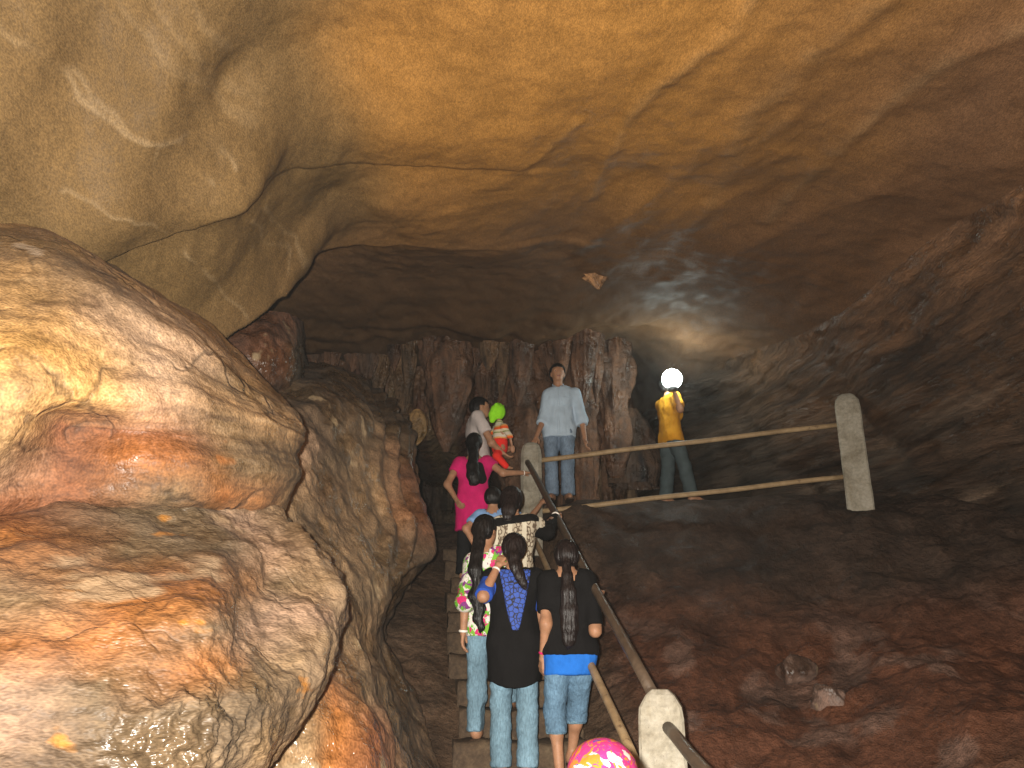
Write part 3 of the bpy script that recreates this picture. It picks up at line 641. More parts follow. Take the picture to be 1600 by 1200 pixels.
# hanging lump on the ceiling
o = drip('stalactite', 926, 402, 452, 7.35, 66, 'small jagged orange stalactite hanging alone from the dark ceiling', (.30, .155, .065), [2.0, 1.35, 1.0, .82, .7, .5, .3, .2, .05], seed=40, flutes_=.5, lean=.12)
del o['group']

# ---- loose stones on the red bank
def stone(u, v, y, r, label, col, seed, sq=(1, .8, .7)):
    import bmesh
    bm = bmesh.new(); bmesh.ops.create_icosphere(bm, subdivisions=4, radius=1); V = np.array([v_.co[:] for v_ in bm.verts]); F = np.array([[l.index for l in f_.verts] for f_ in bm.faces]); bm.free()
    d = 1 + .35 * fbm(V * 1.1 + seed, 4)
    q_ = V * d[:, None]; q_ = np.sign(q_) * np.minimum(np.abs(q_), .78 + .1 * np.sin(seed + q_ * 3))
    V = q_ * r * np.array(sq)
    me = mesh_np('stone', V, F); set_tint(me, np.clip(np.array(col) * (1 + .5 * fbm(V * 6 / r * .3, 4))[:, None], .01, .6))
    o = link('stone', me, M_mound); p = P(u, v, y)
    o.location = (p[0], p[1], float(ground(p[0], p[1])) + r * sq[2] * .1); o.rotation_euler = (.2 * seed, .1, seed)
    tag(o, label, 'stone', 'loose stones on the red bank')
stone(1295, 1095, 6.25, .19, 'pale reddish stone lowest on the red bank right of the near post', (.13, .08, .06), 1.2)
stone(1240, 1030, 6.6, .17, 'pinkish stone on the bank just above the lowest pale stone', (.085, .05, .036), 3.4)
# litter
s = NT('paper'); M_paper = s.set(Base_Color=s.ramp(s.noise(s.tc.outputs['Object'], 30, 3), [(.3, (.45, .38, .16)), (.7, (.6, .55, .35))]), Roughness=.7)
V, F = [], []
for i in range(7):
    for j in range(5): V.append(((i / 6 - .5) * .085, (j / 4 - .5) * .05, .012 * math.sin(i * 2.1 + j) + .012 * math.cos(j * 1.9)))
for i in range(6):
    for j in range(4): F.append((i * 5 + j, i * 5 + j + 1, (i + 1) * 5 + j + 1, (i + 1) * 5 + j))
me = bpy.data.meshes.new('litter'); me.from_pydata(V, [], F); me.update()
o = link('paper_scrap', me, M_paper); md = o.modifiers.new('t', 'SOLIDIFY'); md.thickness = .002
p = P(930, 1137, 5.75); o.location = (p[0], p[1], float(ground(p[0], p[1])) + .06); o.rotation_euler = (R(35), 0, .4)
tag(o, 'crumpled yellowish scrap of paper lying beside the lower tan pipe', 'litter')
# ================================================================== people
def surface_nets(F, lo, h):
    s = F < 0; nx, ny, nz = F.shape
    acc = np.zeros((nx-1, ny-1, nz-1, 3), np.float32); cnt = np.zeros((nx-1, ny-1, nz-1), np.float32)
    sl = lambda o, n: slice(o, n - 1 + o)
    quads = []
    for ax in range(3):
        A = [slice(None)] * 3; B = [slice(None)] * 3; A[ax] = slice(0, -1); B[ax] = slice(1, None)
        fa, fb = F[tuple(A)], F[tuple(B)]; cross = (s[tuple(A)] != s[tuple(B)])
        t = np.where(cross, fa / np.where(cross, fa - fb, 1), 0).astype(np.float32)
        o1, o2 = [a for a in range(3) if a != ax]
        for d1 in (0, 1):
            for d2 in (0, 1):
                idx = [None] * 3; idx[ax] = slice(None); idx[o1] = sl(d1, F.shape[o1]); idx[o2] = sl(d2, F.shape[o2])
                c = cross[tuple(idx)]; tt = t[tuple(idx)]
                cnt += c; acc[..., ax] += np.where(c, tt, 0); acc[..., o1] += c * d1; acc[..., o2] += c * d2
        # faces
        E = np.argwhere(cross); sgn = s[tuple(A)][cross]
        ok = (E[:, o1] > 0) & (E[:, o1] < F.shape[o1] - 1) & (E[:, o2] > 0) & (E[:, o2] < F.shape[o2] - 1)
        quads.append((ax, o1, o2, E[ok], sgn[ok]))
    act = cnt > 0; ids = np.full(act.shape, -1, np.int64); ids[act] = np.arange(act.sum())
    cell = np.argwhere(act); V = (cell + acc[act] / cnt[act][:, None]) * h + lo
    fs = []
    for ax, o1, o2, E, sg in quads:
        q = []
        for d1, d2 in ((0, 0), (1, 0), (1, 1), (0, 1)):
            e = E.copy(); e[:, o1] -= d1; e[:, o2] -= d2; q.append(ids[e[:, 0], e[:, 1], e[:, 2]])
        q = np.stack(q, 1); flip = sg ^ (ax == 1)
        q[flip] = q[flip][:, ::-1]; fs.append(q)
    Fq = np.concatenate(fs); return V.astype(np.float32), Fq[:, ::-1]
def smin(a, b, k):
    h = np.clip(.5 + .5 * (b - a) / k, 0, 1); return b + (a - b) * h - k * h * (1 - h)
def cone(p, a, b, ra, rb, sy=1.0):
    sc = np.array([1, sy, 1], np.float32); q = p * sc; a = np.asarray(a, np.float32) * sc; b = np.asarray(b, np.float32) * sc
    ba = b - a; d = q - a; t = np.clip((d @ ba) / max(ba @ ba, 1e-8), 0, 1)
    return np.sqrt(((d - t[..., None] * ba)**2).sum(-1)) - (ra + (rb - ra) * t)
def ell(p, c, r):
    r = np.asarray(r, np.float32); k = np.sqrt((((p - np.asarray(c, np.float32)) / r)**2).sum(-1)); return (k - 1) * r.min()
def union(p, prims, k):
    d = None
    for q in prims:
        e = cone(p, *q); d = e if d is None else smin(d, e, k)
    return d
def sdf_mesh(f, lo, hi, h):
    lo = np.asarray(lo, float); hi = np.asarray(hi, float)
    n = np.ceil((hi - lo) / h).astype(int) + 1
    g = np.stack(np.meshgrid(*[lo[i] + h * np.arange(n[i]) for i in range(3)], indexing='ij'), -1).astype(np.float32)
    return surface_nets(f(g.reshape(-1, 3)).reshape(n), lo, h)
def vnormals(V, F):
    n = np.zeros_like(V); a, b, c = V[F[:, 0]], V[F[:, 1]], V[F[:, 2]]; fn = np.cross(b - a, V[F[:, 3]] - a) if F.shape[1] == 4 else np.cross(b - a, c - a)
    for k in range(F.shape[1]): np.add.at(n, F[:, k], fn)
    return n / (np.linalg.norm(n, axis=1, keepdims=True) + 1e-12)
def bounds(pts, pad):
    pts = np.array(pts); return pts.min(0) - pad, pts.max(0) + pad

# ---------------- cloth, skin and hair materials
def fabric(name, col, var=.2, rough=.85, weave=260, wr=.35, spec=.2):
    s = NT(name); ob = s.tc.outputs['Object']; n = s.noise(ob, 7, 5, .6)
    c = s.mix(1.0, tuple(col), s.ramp(n, [(.3, 1 - var), (.7, 1 + var)]), 'MULTIPLY')
    h = s.math('ADD', s.noise(s.mapping((1, 1, .45)), 16, 4, .6, .5), s.math('MULTIPLY', s.noise(ob, weave, 1), .15))
    return s.set(Base_Color=c, Roughness=rough, Specular_IOR_Level=spec, Normal=s.bump(h, wr, .02))
def jeans(name, col):
    s = NT(name); ob = s.tc.outputs['Object']; n = s.noise(s.mapping((1, 1, .6)), 5, 6, .6); n2 = s.noise(s.mapping((1, 1, .25)), 120, 2)
    c = s.mix(1.0, tuple(col), s.ramp(n, [(.28, .62), (.5, 1.0), (.72, 1.5)]), 'MULTIPLY'); c = s.mix(.5, c, s.mix(1.0, c, s.ramp(n2, [(.35, .6), (.65, 1.4)]), 'MULTIPLY'))
    h = s.noise(s.mapping((1, 1, 1.6)), 14, 4, .6, .8)
    return s.set(Base_Color=c, Roughness=.85, Specular_IOR_Level=.2, Normal=s.bump(h, .55, .03))
def floral(name, scale, stops, leaf, dark):
    s = NT(name); ob = s.tc.outputs['Object']
    nz = s.n('ShaderNodeTexNoise'); nz.inputs['Scale'].default_value = scale * .35; nz.inputs['Detail'].default_value = 3; s.l(ob, nz.inputs['Vector'])
    wv = s.mix(.09, ob, nz.outputs['Color'], 'ADD')
    t = s.n('ShaderNodeTexVoronoi'); t.inputs['Scale'].default_value = scale; s.l(wv, t.inputs['Vector'])
    sep = s.n('ShaderNodeSeparateColor'); s.l(t.outputs['Color'], sep.inputs[0])
    c = s.ramp(sep.outputs[0], stops, 'CONSTANT')
    n = s.noise(wv, scale * .8, 3, .5, 1.5); c = s.mix(s.ramp(n, [(.56, 0), (.59, 1)]), c, leaf)
    n = s.noise(wv, scale * 1.6, 2, .5, 2.0); c = s.mix(s.ramp(n, [(.63, 0), (.66, .9)]), c, dark)
    return s.set(Base_Color=c, Roughness=.8, Specular_IOR_Level=.2, Normal=s.bump(s.noise(ob, 14, 4), .3, .02))
s = NT('skin'); ob = s.tc.outputs['Object']
M_skin = s.set(Base_Color=s.mix(1.0, (.36, .185, .105), s.ramp(s.noise(ob, 18, 4), [(.3, .82), (.7, 1.15)]), 'MULTIPLY'), Roughness=.55, Specular_IOR_Level=.4, Subsurface_Weight=.08, Subsurface_Radius=(1.0, .35, .2), Subsurface_Scale=.006, Normal=s.bump(s.noise(ob, 160, 2), .15, .002))
def hair_mat(name, col, stretch=(85, 85, 5)):
    s = NT(name); n = s.noise(s.mapping(stretch), 1.0, 3, .6, .3)
    return s.set(Base_Color=s.mix(1.0, col, s.ramp(n, [(.3, .5), (.7, 1.8)]), 'MULTIPLY'), Roughness=s.ramp(n, [(.3, .3), (.7, .5)]), Specular_IOR_Level=.32, Normal=s.bump(n, .8, .012))
M_hair = hair_mat('black_hair', (.0055, .0042, .0042)); M_hairb = hair_mat('brown_black_hair', (.010, .0062, .006))
M_black = fabric('black_cotton', (.0075, .007, .0075), spec=.08); M_blue = fabric('royal_blue_cotton', (.022, .075, .40), wr=.5); M_blue2 = fabric('bright_blue_cotton', (.015, .14, .55), wr=.7)
M_pink = fabric('magenta_cotton', (.55, .012, .13)); M_white = fabric('white_cotton', (.5, .44, .42)); M_pale = fabric('pale_blue_shirt', (.40, .50, .60), var=.12, wr=.6)
M_yel = fabric('yellow_shirt', (.56, .25, .012), wr=.7); M_sky = fabric('sky_blue_shirt', (.20, .34, .60)); M_dkp = fabric('dark_trousers', (.012, .012, .013), spec=.1); M_char = fabric('dark_shawl', (.008, .007, .007), spec=.1)
M_grn = fabric('teal_trousers', (.06, .08, .085)); M_jean = jeans('light_denim', (.155, .26, .34)); M_jean2 = jeans('blue_denim', (.11, .20, .30)); M_jean3 = jeans('faded_denim', (.16, .22, .30)); M_navy = jeans('navy_denim', (.03, .05, .09))
M_lime = fabric('lime_knit', (.30, .80, .02), weave=120, wr=.8); M_red = fabric('red_cotton', (.75, .03, .02))
M_flor = floral('floral_print_top', 26, [(0, (.70, .66, .60)), (.30, (.58, .03, .16)), (.50, (.18, .42, .04)), (.62, (.72, .68, .62)), (.74, (.20, .04, .20)), (.86, (.70, .66, .62))], (.14, .44, .03), (.14, .02, .10))
M_scarf = floral('floral_print_scarf', 34, [(0, (.24, .012, .07)), (.3, (.26, .23, .21)), (.42, (.24, .012, .08)), (.66, (.27, .075, .008)), (.78, (.26, .24, .22)), (.86, (.22, .01, .06))], (.26, .085, .006), (.012, .03, .14))
s = NT('brown_cream_print'); ob = s.tc.outputs['Object']
v1 = s.vor(s.mapping((1, 1, .7)), 34, 'F1'); n1 = s.noise(ob, 60, 3)
c = s.ramp(s.math('ADD', v1, s.math('MULTIPLY', n1, .25)), [(.42, (.50, .44, .33)), (.5, (.12, .085, .055)), (.66, (.12, .085, .055)), (.72, (.46, .40, .30))], 'CONSTANT')
sx = s.n('ShaderNodeSeparateXYZ'); s.l(ob, sx.inputs[0])
st = s.n('ShaderNodeMath', operation='PINGPONG'); st.inputs[1].default_value = .055; s.l(sx.outputs[0], st.inputs[0])
zig = s.math('ADD', st.outputs[0], s.math('MULTIPLY', s.n('ShaderNodeMath', operation='PINGPONG').outputs[0], 0))
c = s.mix(s.ramp(s.math('MULTIPLY', zig, 18.2), [(.0, 1), (.28, 1), (.31, 0)], 'CONSTANT'), c, (.60, .55, .43))
M_dup = s.set(Base_Color=c, Roughness=.8, Normal=s.bump(s.noise(ob, 14, 4), .4, .02))
s = NT('black_lace_on_blue'); ob = s.tc.outputs['Object']
e1 = s.vor(ob, 33, 'DISTANCE_TO_EDGE'); e2 = s.vor(ob, 70, 'DISTANCE_TO_EDGE')
c = s.mix(s.ramp(e1, [(.05, 1), (.10, 0)]), (.03, .085, .42), (.008, .008, .014)); c = s.mix(s.ramp(e2, [(.03, .4), (.07, 0)]), c, (.01, .014, .05))
M_lace = s.set(Base_Color=c, Roughness=.75, Normal=s.bump(e1, -.4, .01))
s = NT('striped_knit'); ob = s.tc.outputs['Object']; sx = s.n('ShaderNodeSeparateXYZ'); s.l(ob, sx.inputs[0])
fr = s.math('FRACT', s.math('ADD', s.math('MULTIPLY', sx.outputs[2], 7.5), s.math('MULTIPLY', s.noise(ob, 6, 2), .25)))
M_strip = s.set(Base_Color=s.ramp(fr, [(0, (.62, .55, .42)), (.2, (.22, .26, .08)), (.3, (.66, .58, .40)), (.5, (.75, .10, .01)), (.72, (.70, .35, .12)), (.85, (.64, .58, .48))], 'CONSTANT'), Roughness=.85, Normal=s.bump(s.noise(ob, 90, 2), .3, .006))
M_eye = simple('eye_dark', (.015, .01, .008), .25, .5); M_eyew = simple('eye_white', (.55, .5, .46), .3, .5); M_lip = simple('lips', (.24, .085, .07), .5, .4)
M_bang = simple('white_bangle', (.72, .68, .62), .4, .5); M_shoe = simple('brown_leather', (.07, .04, .025), .6, .4)

UP = np.array([0, 0, 1.0])
def nrm(v): v = np.asarray(v, float); return v / (np.linalg.norm(v) + 1e-9)
def hand_mesh(w, d, n, size, curl, thumb_side, h=.0045):
    """palm, four fingers and a thumb; w wrist, d pointing direction, n palm normal (fingers curl towards n)"""
    d = nrm(d); n = nrm(n - np.dot(n, d) * np.asarray(d)); sd = np.cross(d, n) * thumb_side
    L = size; w = np.asarray(w, float)
    prims = [(w - d * .03, w + d * .02, .021 * L / .17, .024 * L / .17)]
    kn = []
    for i, f in enumerate((-1.5, -.5, .5, 1.5)):          # little finger .. index along +sd
        base = w + d * L * .45 + sd * f * L * .105
        prims.append((w + d * .012 + sd * f * .008, base, .014, .0115)); kn.append(base)
    for i, (b, ln) in enumerate(zip(kn, (.34, .44, .47, .43))):
        dd, q = np.array(d), b; a = 0
        for seg_, fr in enumerate((.44, .32, .24)):
            a += curl * (.5, .9, .7)[seg_]; v = d * math.cos(a) + n * math.sin(a); e = q + v * L * ln * fr
            prims.append((q, e, .0098 - .0009 * seg_, .0092 - .0009 * seg_)); q = e
    tb = w + d * L * .14 + sd * L * .12; td = nrm(d * .75 + sd * .6 + n * .35 * (1 + curl)); t1 = tb + td * L * .22; t2 = t1 + nrm(d * .9 + sd * .15 + n * .5 * curl) * L * .19
    prims += [(w + d * .02, tb, .015, .0135), (tb, t1, .0125, .011), (t1, t2, .0105, .0085)]
    pts = [p for q in prims for p in q[:2]]; lo, hi = bounds(pts, .03)
    return sdf_mesh(lambda g: union(g, prims, .006), lo, hi, h)

class Person:
    def __init__(s, label, loc, yaw, H, build=1.0, male=False, h=.0125):
        s.root = empty('person', loc, yaw); tag(s.root, label, 'person', None); s.H, s.h, s.build, s.male = H, h, build, male
        s.M = Matrix.Translation(loc) @ Matrix.Rotation(yaw, 4, 'Z'); s.Mi = s.M.inverted(); sw = .112 if male else .103
        J = s.J = {}
        J['pelvis'] = np.array([0, 0, .525]) * H; J['chest'] = np.array([0, 0, .73]) * H; J['neck'] = np.array([0, -.003, .83]) * H; J['head'] = np.array([0, .012, .925]) * H
        for k, sg in (('L', -1), ('R', 1)):
            J['hip' + k] = np.array([.052 * sg, 0, .50]) * H; J['knee' + k] = np.array([.056 * sg, .012, .275]) * H; J['ankle' + k] = np.array([.055 * sg, -.008, .045]) * H
            J['sh' + k] = np.array([sw * sg, 0, .80]) * H; J['el' + k] = np.array([(sw + .03) * sg, -.012, .625]) * H; J['wr' + k] = np.array([(sw + .035) * sg, .03, .485]) * H
            J['toe' + k] = None
        s.hd = {'L': dict(curl=.5), 'R': dict(curl=.5)}; s.head_yaw = 0; s.head_pitch = 0; s.worn = []
    def px(s, u, v, y): return np.array(s.Mi @ Vector(P(u, v, y)))
    def lean(s, fwd=0, side=0, z0=.5):
        """bend everything above the hips"""
        for k in ('chest', 'neck', 'head', 'shL', 'shR', 'elL', 'elR', 'wrL', 'wrR'):
            z = s.J[k][2] - z0 * s.H; s.J[k] = s.J[k] + np.array([side * z, fwd * z, 0])
    def headm(s): return Matrix.Rotation(s.head_yaw, 3, 'Z') @ Matrix.Rotation(s.head_pitch, 3, 'X')
    def toloc(s, p):
        m = np.array(s.headm().transposed()); return (p - s.J['head']) @ m.T
    def fromloc(s, v): return np.array(s.headm()) @ np.asarray(v) + s.J['head']
    # ---- primitive groups
    def torso(s, e=0.0):
        H, J, b = s.H, s.J, s.build; c = J['chest']; p = J['pelvis']; wst = p * .52 + c * .48; shc = (J['shL'] + J['shR']) / 2; wr = .058 if s.male else .052
        ax = nrm(J['shR'] - J['shL'])
        return [(p - ax * .042 * H, p + ax * .042 * H, .066 * H * b + e, .066 * H * b + e, 1.22), (p, wst, .085 * H * b + e, .078 * H * b + e, 1.45),
                (wst - ax * .03 * H, wst + ax * .03 * H, wr * H * b + e, wr * H * b + e, 1.3), (wst, c, .080 * H * b + e, .092 * H * b + e, 1.5),
                (c - ax * .042 * H, c + ax * .042 * H, .062 * H * b + e, .062 * H * b + e, 1.25), (J['shL'] * .82 + shc * .18, J['shR'] * .82 + shc * .18, .036 * H + e, .036 * H + e, 1.0),
                (c, shc + UP * .01 * H, .085 * H * b + e, .05 * H + e, 1.5)]
    def legs(s, e=0.0, f=1.0, which='LR', low=1.0):
        H, J = s.H, s.J; r = []
        for k in which:
            r += [(J['hip' + k], J['knee' + k], .054 * H * f + e, .036 * H * f + e), (J['knee' + k], J['ankle' + k], .036 * H * f + e, .0225 * H * low + e)]
            cf = J['knee' + k] * .68 + J['ankle' + k] * .32 + np.array([0, -.012 * H, 0]); r.append((J['knee' + k] + np.array([0, -.004 * H, -.01]), cf, .032 * H * f + e, .033 * H * f + e))
        return r
    def arms(s, k, e=0.0, t=2.0):
        H, J = s.H, s.J; a, b, c = J['sh' + k], J['el' + k], J['wr' + k]; r = [(a, b, .029 * H + e, .023 * H + e)]
        if t > 1: r.append((b, c, .0235 * H + e, .0155 * H + e))
        return r
    def mesh(s, name, f, pts, pad, mat, parent=None, h=None, wr=0, wsc=(14, 14, 7), extra=None):
        lo, hi = bounds(pts, pad); V, F = sdf_mesh(f, lo, hi, h or s.h)
        if wr:
            n = vnormals(V, F); V = V + n * (wr * fbm(V * np.array(wsc) + s.H * 37 + len(name), 3))[:, None]
        if extra:
            for v, q in extra: F = np.concatenate([F, q + len(V)]); V = np.concatenate([V, v])
        me = mesh_np(name, V, F); o = link(name, me, mat, parent or s.root); return o
    def body(s, hands='LR', feet=True):
        H, J = s.H, s.J; neck = [(J['neck'] - UP * .03 * H, J['head'] - UP * .035 * H, .036 * H, .031 * H)]
        foot = []
        for k in 'LR':
            a = J['ankle' + k]; t = J['toe' + k]; t = a + np.array([.012 * (1 if k == 'R' else -1), .095, -.028]) * H if t is None else t
            foot += [(a - UP * .012 * H + np.array([0, -.012 * H, 0]), t, .021 * H, .015 * H), (a - UP * .02 * H, (a + t) / 2 - UP * .004 * H, .022 * H, .02 * H)]
        prims = s.torso() + s.legs(-.005, .94) + neck + s.arms('L') + s.arms('R') + foot
        H_ = H if H > 1.2 else H * 1.18
        def f(p):
            d = union(p, prims, .022 * H); q = s.toloc(p) / H_
            hd = ell(q, (0, -.006, .008), (.047, .058, .056))
            hd = smin(hd, ell(q, (0, .014, -.03), (.034, .038, .042)), .02); hd = smin(hd, ell(q, (0, .046, -.012), (.009, .014, .015)), .01)   # jaw, nose
            hd = smin(hd, ell(q, (0, .044, -.036), (.016, .010, .010)), .01); hd = smin(hd, ell(q, (0, .036, -.058), (.015, .012, .010)), .014)
            hd = smin(hd, ell(q, (0, .036, .012), (.030, .014, .008)), .012)
            for sg in (-1, 1):
                hd = smin(hd, ell(q, (.047 * sg, -.006, -.008), (.007, .014, .020)), .004); hd = np.maximum(hd, -ell(q, (.019 * sg, .058, .000), (.011, .012, .007)))
            return smin(d, hd * H_, .014 * H)
        pts = [q[i] for q in prims for i in (0, 1)] + [s.fromloc((0, 0, .06 * H_))]
        ex = []
        for k in hands:
            o = s.hd[k]; w = J['wr' + k]; fd = nrm(w - J['el' + k]); d = nrm(o['d']) if 'd' in o else fd
            n = o.get('n', np.array([(1 if k == 'L' else -1), 0, 0]) * 1.0 + np.array([0, .15, 0])); th = 1 if np.dot(np.cross(d, n), np.array(o.get('thumb', (0, 1, .15)))) > 0 else -1
            ex.append(hand_mesh(w, d, np.asarray(n, float), .105 * H, o['curl'], th, .005 if s.h < .014 else .006))
        s.bodyo = s.mesh('body', f, pts, .09 * H, M_skin, extra=ex)
        # face
        for sg in (-1, 1):
            me = bpy.data.meshes.new('eye'); import bmesh
            bm = bmesh.new(); bmesh.ops.create_uvsphere(bm, u_segments=10, v_segments=8, radius=.0082 * H_); bm.to_mesh(me); bm.free()
            o = link('eye', me, M_eyew, s.root); o.location = s.fromloc((.019 * sg * H_, .0405 * H_, 0)); o.rotation_euler = s.headm().to_euler()
            me2 = me.copy(); me2.materials.clear(); me2.materials.append(M_eye); me2.transform(Matrix.Scale(.62, 4)); c = link('iris', me2, M_eye, o); c.location = (0, .0042 * H_, 0)
        me = bpy.data.meshes.new('mouth'); bm = bmesh.new(); bmesh.ops.create_uvsphere(bm, u_segments=12, v_segments=8, radius=1); bm.to_mesh(me); bm.free()
        me.transform(Matrix.Diagonal((.013 * H_, .004 * H_, .0055 * H_, 1))); o = link('mouth', me, M_lip, s.root); o.location = s.fromloc((0, .0535 * H_, -.037 * H_)); o.rotation_euler = s.headm().to_euler()
        return s
    def hair(s, mat, chain=(), short=False, h=.009, wr=.004, back=0.0, cut=-.05):
        H_ = s.H if s.H > 1.2 else s.H * 1.18
        def f(p):
            q = s.toloc(p) / H_; g = .009 if short else .007
            d = ell(q, (0, -.010 - back, .012), (.049 + g, .058 + g + back * .5, .056 + g))
            d = smin(d, ell(q, (0, -.034, -.012), (.043 + g, .028 + g, .038 + g)), .02)
            face = np.maximum(np.maximum(-(q[:, 1] - (.016 if short else .012)), q[:, 2] - .034), np.abs(q[:, 0]) - .08)
            ears = np.maximum(np.maximum(-(q[:, 1] + .02), q[:, 2] - .004), -(np.abs(q[:, 0]) - .02))
            d = np.maximum(d, -face); d = np.maximum(d, -(ears if short else ears + .012)); d = np.maximum(d, cut - q[:, 2])
            if short:
                for sg in (-1, 1): d = np.minimum(d, cone(q, (.009 * sg, .0475, .0125), (.030 * sg, .040, .013), .0032, .0024))
            d = d * H_
            for i in range(len(chain) - 1):
                a, b = chain[i], chain[i + 1]; d = smin(d, cone(p, a[:3], b[:3], a[3], b[3], 1.35 if not short else 1), .016)
            return d
        pts = [s.fromloc(v) for v in ((-.07*H_, -.09*H_, -.07*H_), (.07*H_, .06*H_, .08*H_), (.07*H_, -.09*H_, .08*H_), (-.07*H_, .06*H_, -.06*H_))] + [c[:3] for c in chain]
        return s.mesh('hair', f, pts, .05, mat, h=h, wr=wr, wsc=(70, 70, 6))
    def top(s, name, mat, hem, hemr, sleeve, e=.012, flare=None, neck=.05, wr=.006, sy=1.45, only_sleeve=None, wsc=(14, 14, 6), zmax=None, curve=0.0, shift=(0, 0)):
        H, J = s.H, s.J; tor = s.torso(e); wst = J['pelvis'] * .4 + J['chest'] * .6
        if hem < .50: tor.append((J['pelvis'] + UP * .05 * H, np.array([J['pelvis'][0] + shift[0], J['pelvis'][1] + shift[1], hem * H]), .098 * H * s.build, hemr * H, sy))
        else: tor.append((wst, np.array([J['pelvis'][0] + shift[0], J['pelvis'][1] + shift[1], hem * H]), .088 * H * s.build, hemr * H, sy))
        worn0 = list(s.worn)
        def f(p):
            d = union(p, tor, .03 * H)
            for u_ in worn0: d = smin(d, u_(p) - .008, .02)
            d = np.maximum(d, hem * H + curve * (p[:, 0] - J['pelvis'][0])**2 - p[:, 2])
            for k in 'LR':
                t = sleeve[0 if k == 'L' else 1] if isinstance(sleeve, tuple) else sleeve
                if t <= 0: continue
                a, b, c = J['sh' + k], J['el' + k], J['wr' + k]; fl = e if flare is None else flare
                sl = cone(p, a, b, .031 * H + e, .026 * H + fl)
                if t <= 1: end = a + (b - a) * t; sl = np.maximum(sl, (p - end) @ nrm(b - a))
                else:
                    end = b + (c - b) * (t - 1); s2 = np.maximum(cone(p, b, c, .026 * H + fl, .020 * H + fl), (p - end) @ nrm(c - b)); sl = smin(sl, s2, .02)
                d = smin(d, sl, .025 * H)
            d = np.maximum(d, -cone(p, J['neck'] - UP * .01 * H, J['neck'] + UP * .25 * H, neck * H, neck * H * 1.4))
            if zmax is not None: d = np.maximum(d, p[:, 2] - zmax * H)
            return d
        s.topf = f
        pts = [q[i] for q in tor for i in (0, 1)] + [J[a + k] for a in ('sh', 'el') for k in 'LR'] + ([J['wr' + k] for k in 'LR'] if (max(sleeve) if isinstance(sleeve, tuple) else sleeve) > 1 else [])
        return s.mesh(name, f, pts, .15 * H, mat, wr=wr, wsc=wsc)
    def trousers(s, name, mat, hem=.05, e=.012, f=1.0, low=1.5, waist=.56, wr=.0075):
        H, J = s.H, s.J; pr = s.legs(e, f, low=low) + [q[:2] + (q[2] + e * .6, q[3] + e * .6) + q[4:] for q in s.torso()[:2]]
        hz = {k: (hem[i] if isinstance(hem, tuple) else hem) * H for i, k in enumerate('LR')}
        def g(p):
            d = union(p, pr, .016 * H); d = np.maximum(d, p[:, 2] - waist * H)
            if isinstance(hem, tuple):
                lr = p[:, 0] < 0; return np.maximum(d, np.where(lr, hz['L'], hz['R']) - p[:, 2])
            return np.maximum(d, J['ankleL'][2] * 0 + hz['L'] - p[:, 2])
        s.worn.append(lambda p: union(p, pr, .016 * H))
        pts = [q[i] for q in pr for i in (0, 1)]
        return s.mesh(name, g, pts, .1 * H, mat, wr=wr, wsc=(9, 9, 20))
    def sandals(s, mat=None):
        H, J = s.H, s.J
        for k in 'LR':
            a = J['ankle' + k]; z = a[2] - .036 * H
            pr = [(a + np.array([0, -.02 * H, -.030 * H]), a + np.array([.012 * (1 if k == 'R' else -1) * H, .10 * H, -.036 * H]), .030 * H, .026 * H)]
            o = s.mesh('sandal', lambda p: np.maximum(union(p, pr, .01), np.abs(p[:, 2] - (a[2] - .046 * H)) - .009), [q[i] for q in pr for i in (0, 1)], .06, mat or M_shoe, h=.01)
    def bangle(s, k, mat=None, r=.024, w=.006, t=.0):
        J = s.J; c = J['wr' + k] + (J['el' + k] - J['wr' + k]) * t; d = Vector(nrm(J['wr' + k] - J['el' + k])); q = d.to_track_quat('Z', 'Y')
        V, F = [], []; n, m = 20, 8
        for i in range(n):
            for j in range(m):
                A, B = 2 * math.pi * i / n, 2 * math.pi * j / m; V.append(q @ Vector(((r + w * math.cos(B)) * math.cos(A), (r + w * math.cos(B)) * math.sin(A), w * 1.3 * math.sin(B))))
        for i in range(n):
            for j in range(m): F.append((i * m + j, ((i + 1) % n) * m + j, ((i + 1) % n) * m + (j + 1) % m, i * m + (j + 1) % m))
        me = bpy.data.meshes.new('bangle'); me.from_pydata(V, [], F); me.update(); o = link('bangle', me, mat or M_bang, s.root); o.location = c
def stand(u, v, y, H):
    """foot point of a figure whose crown is seen at (u, v) at distance y"""
    p = P(u, v, y); return (float(p[0]), float(p[1]), float(p[2] - H))
def chain_px(s, pts): return [tuple(s.px(u, v, y)) + (r,) for u, v, y, r in pts]

# ---- girl in the black kurti with the blue lace back
g = Person('girl in long black tunic with blue lace back panel and light jeans', stand(803, 832, 5.70, 1.55), R(2), 1.55)
J = g.J; J['elL'] = g.px(755, 932, 5.55); J['wrL'] = g.px(777, 886, 5.64); J['elR'] = g.px(848, 962, 5.72); J['wrR'] = g.px(850, 1012, 5.86); J['shL'] = g.px(766, 905, 5.7); J['shR'] = g.px(838, 905, 5.7)
g.hd['L'] = dict(curl=.7, n=(.4, .8, -.4), thumb=(1, 0, 0)); J['kneeL'][1] += .03; J['ankleL'][1] += .02; J['hipR'][0] += .01
g.head_pitch = R(-4); g.body()
g.trousers('jeans', M_jean, .03, e=.013, low=1.65, f=.97)
g.top('tunic', M_black, .335, .112, .22, e=.02, curve=1.6, neck=.045, sy=1.5, flare=.02)
tf = g.topf; H = g.H; z0, z1 = g.px(806, 985, 5.6)[2], g.px(806, 893, 5.6)[2]
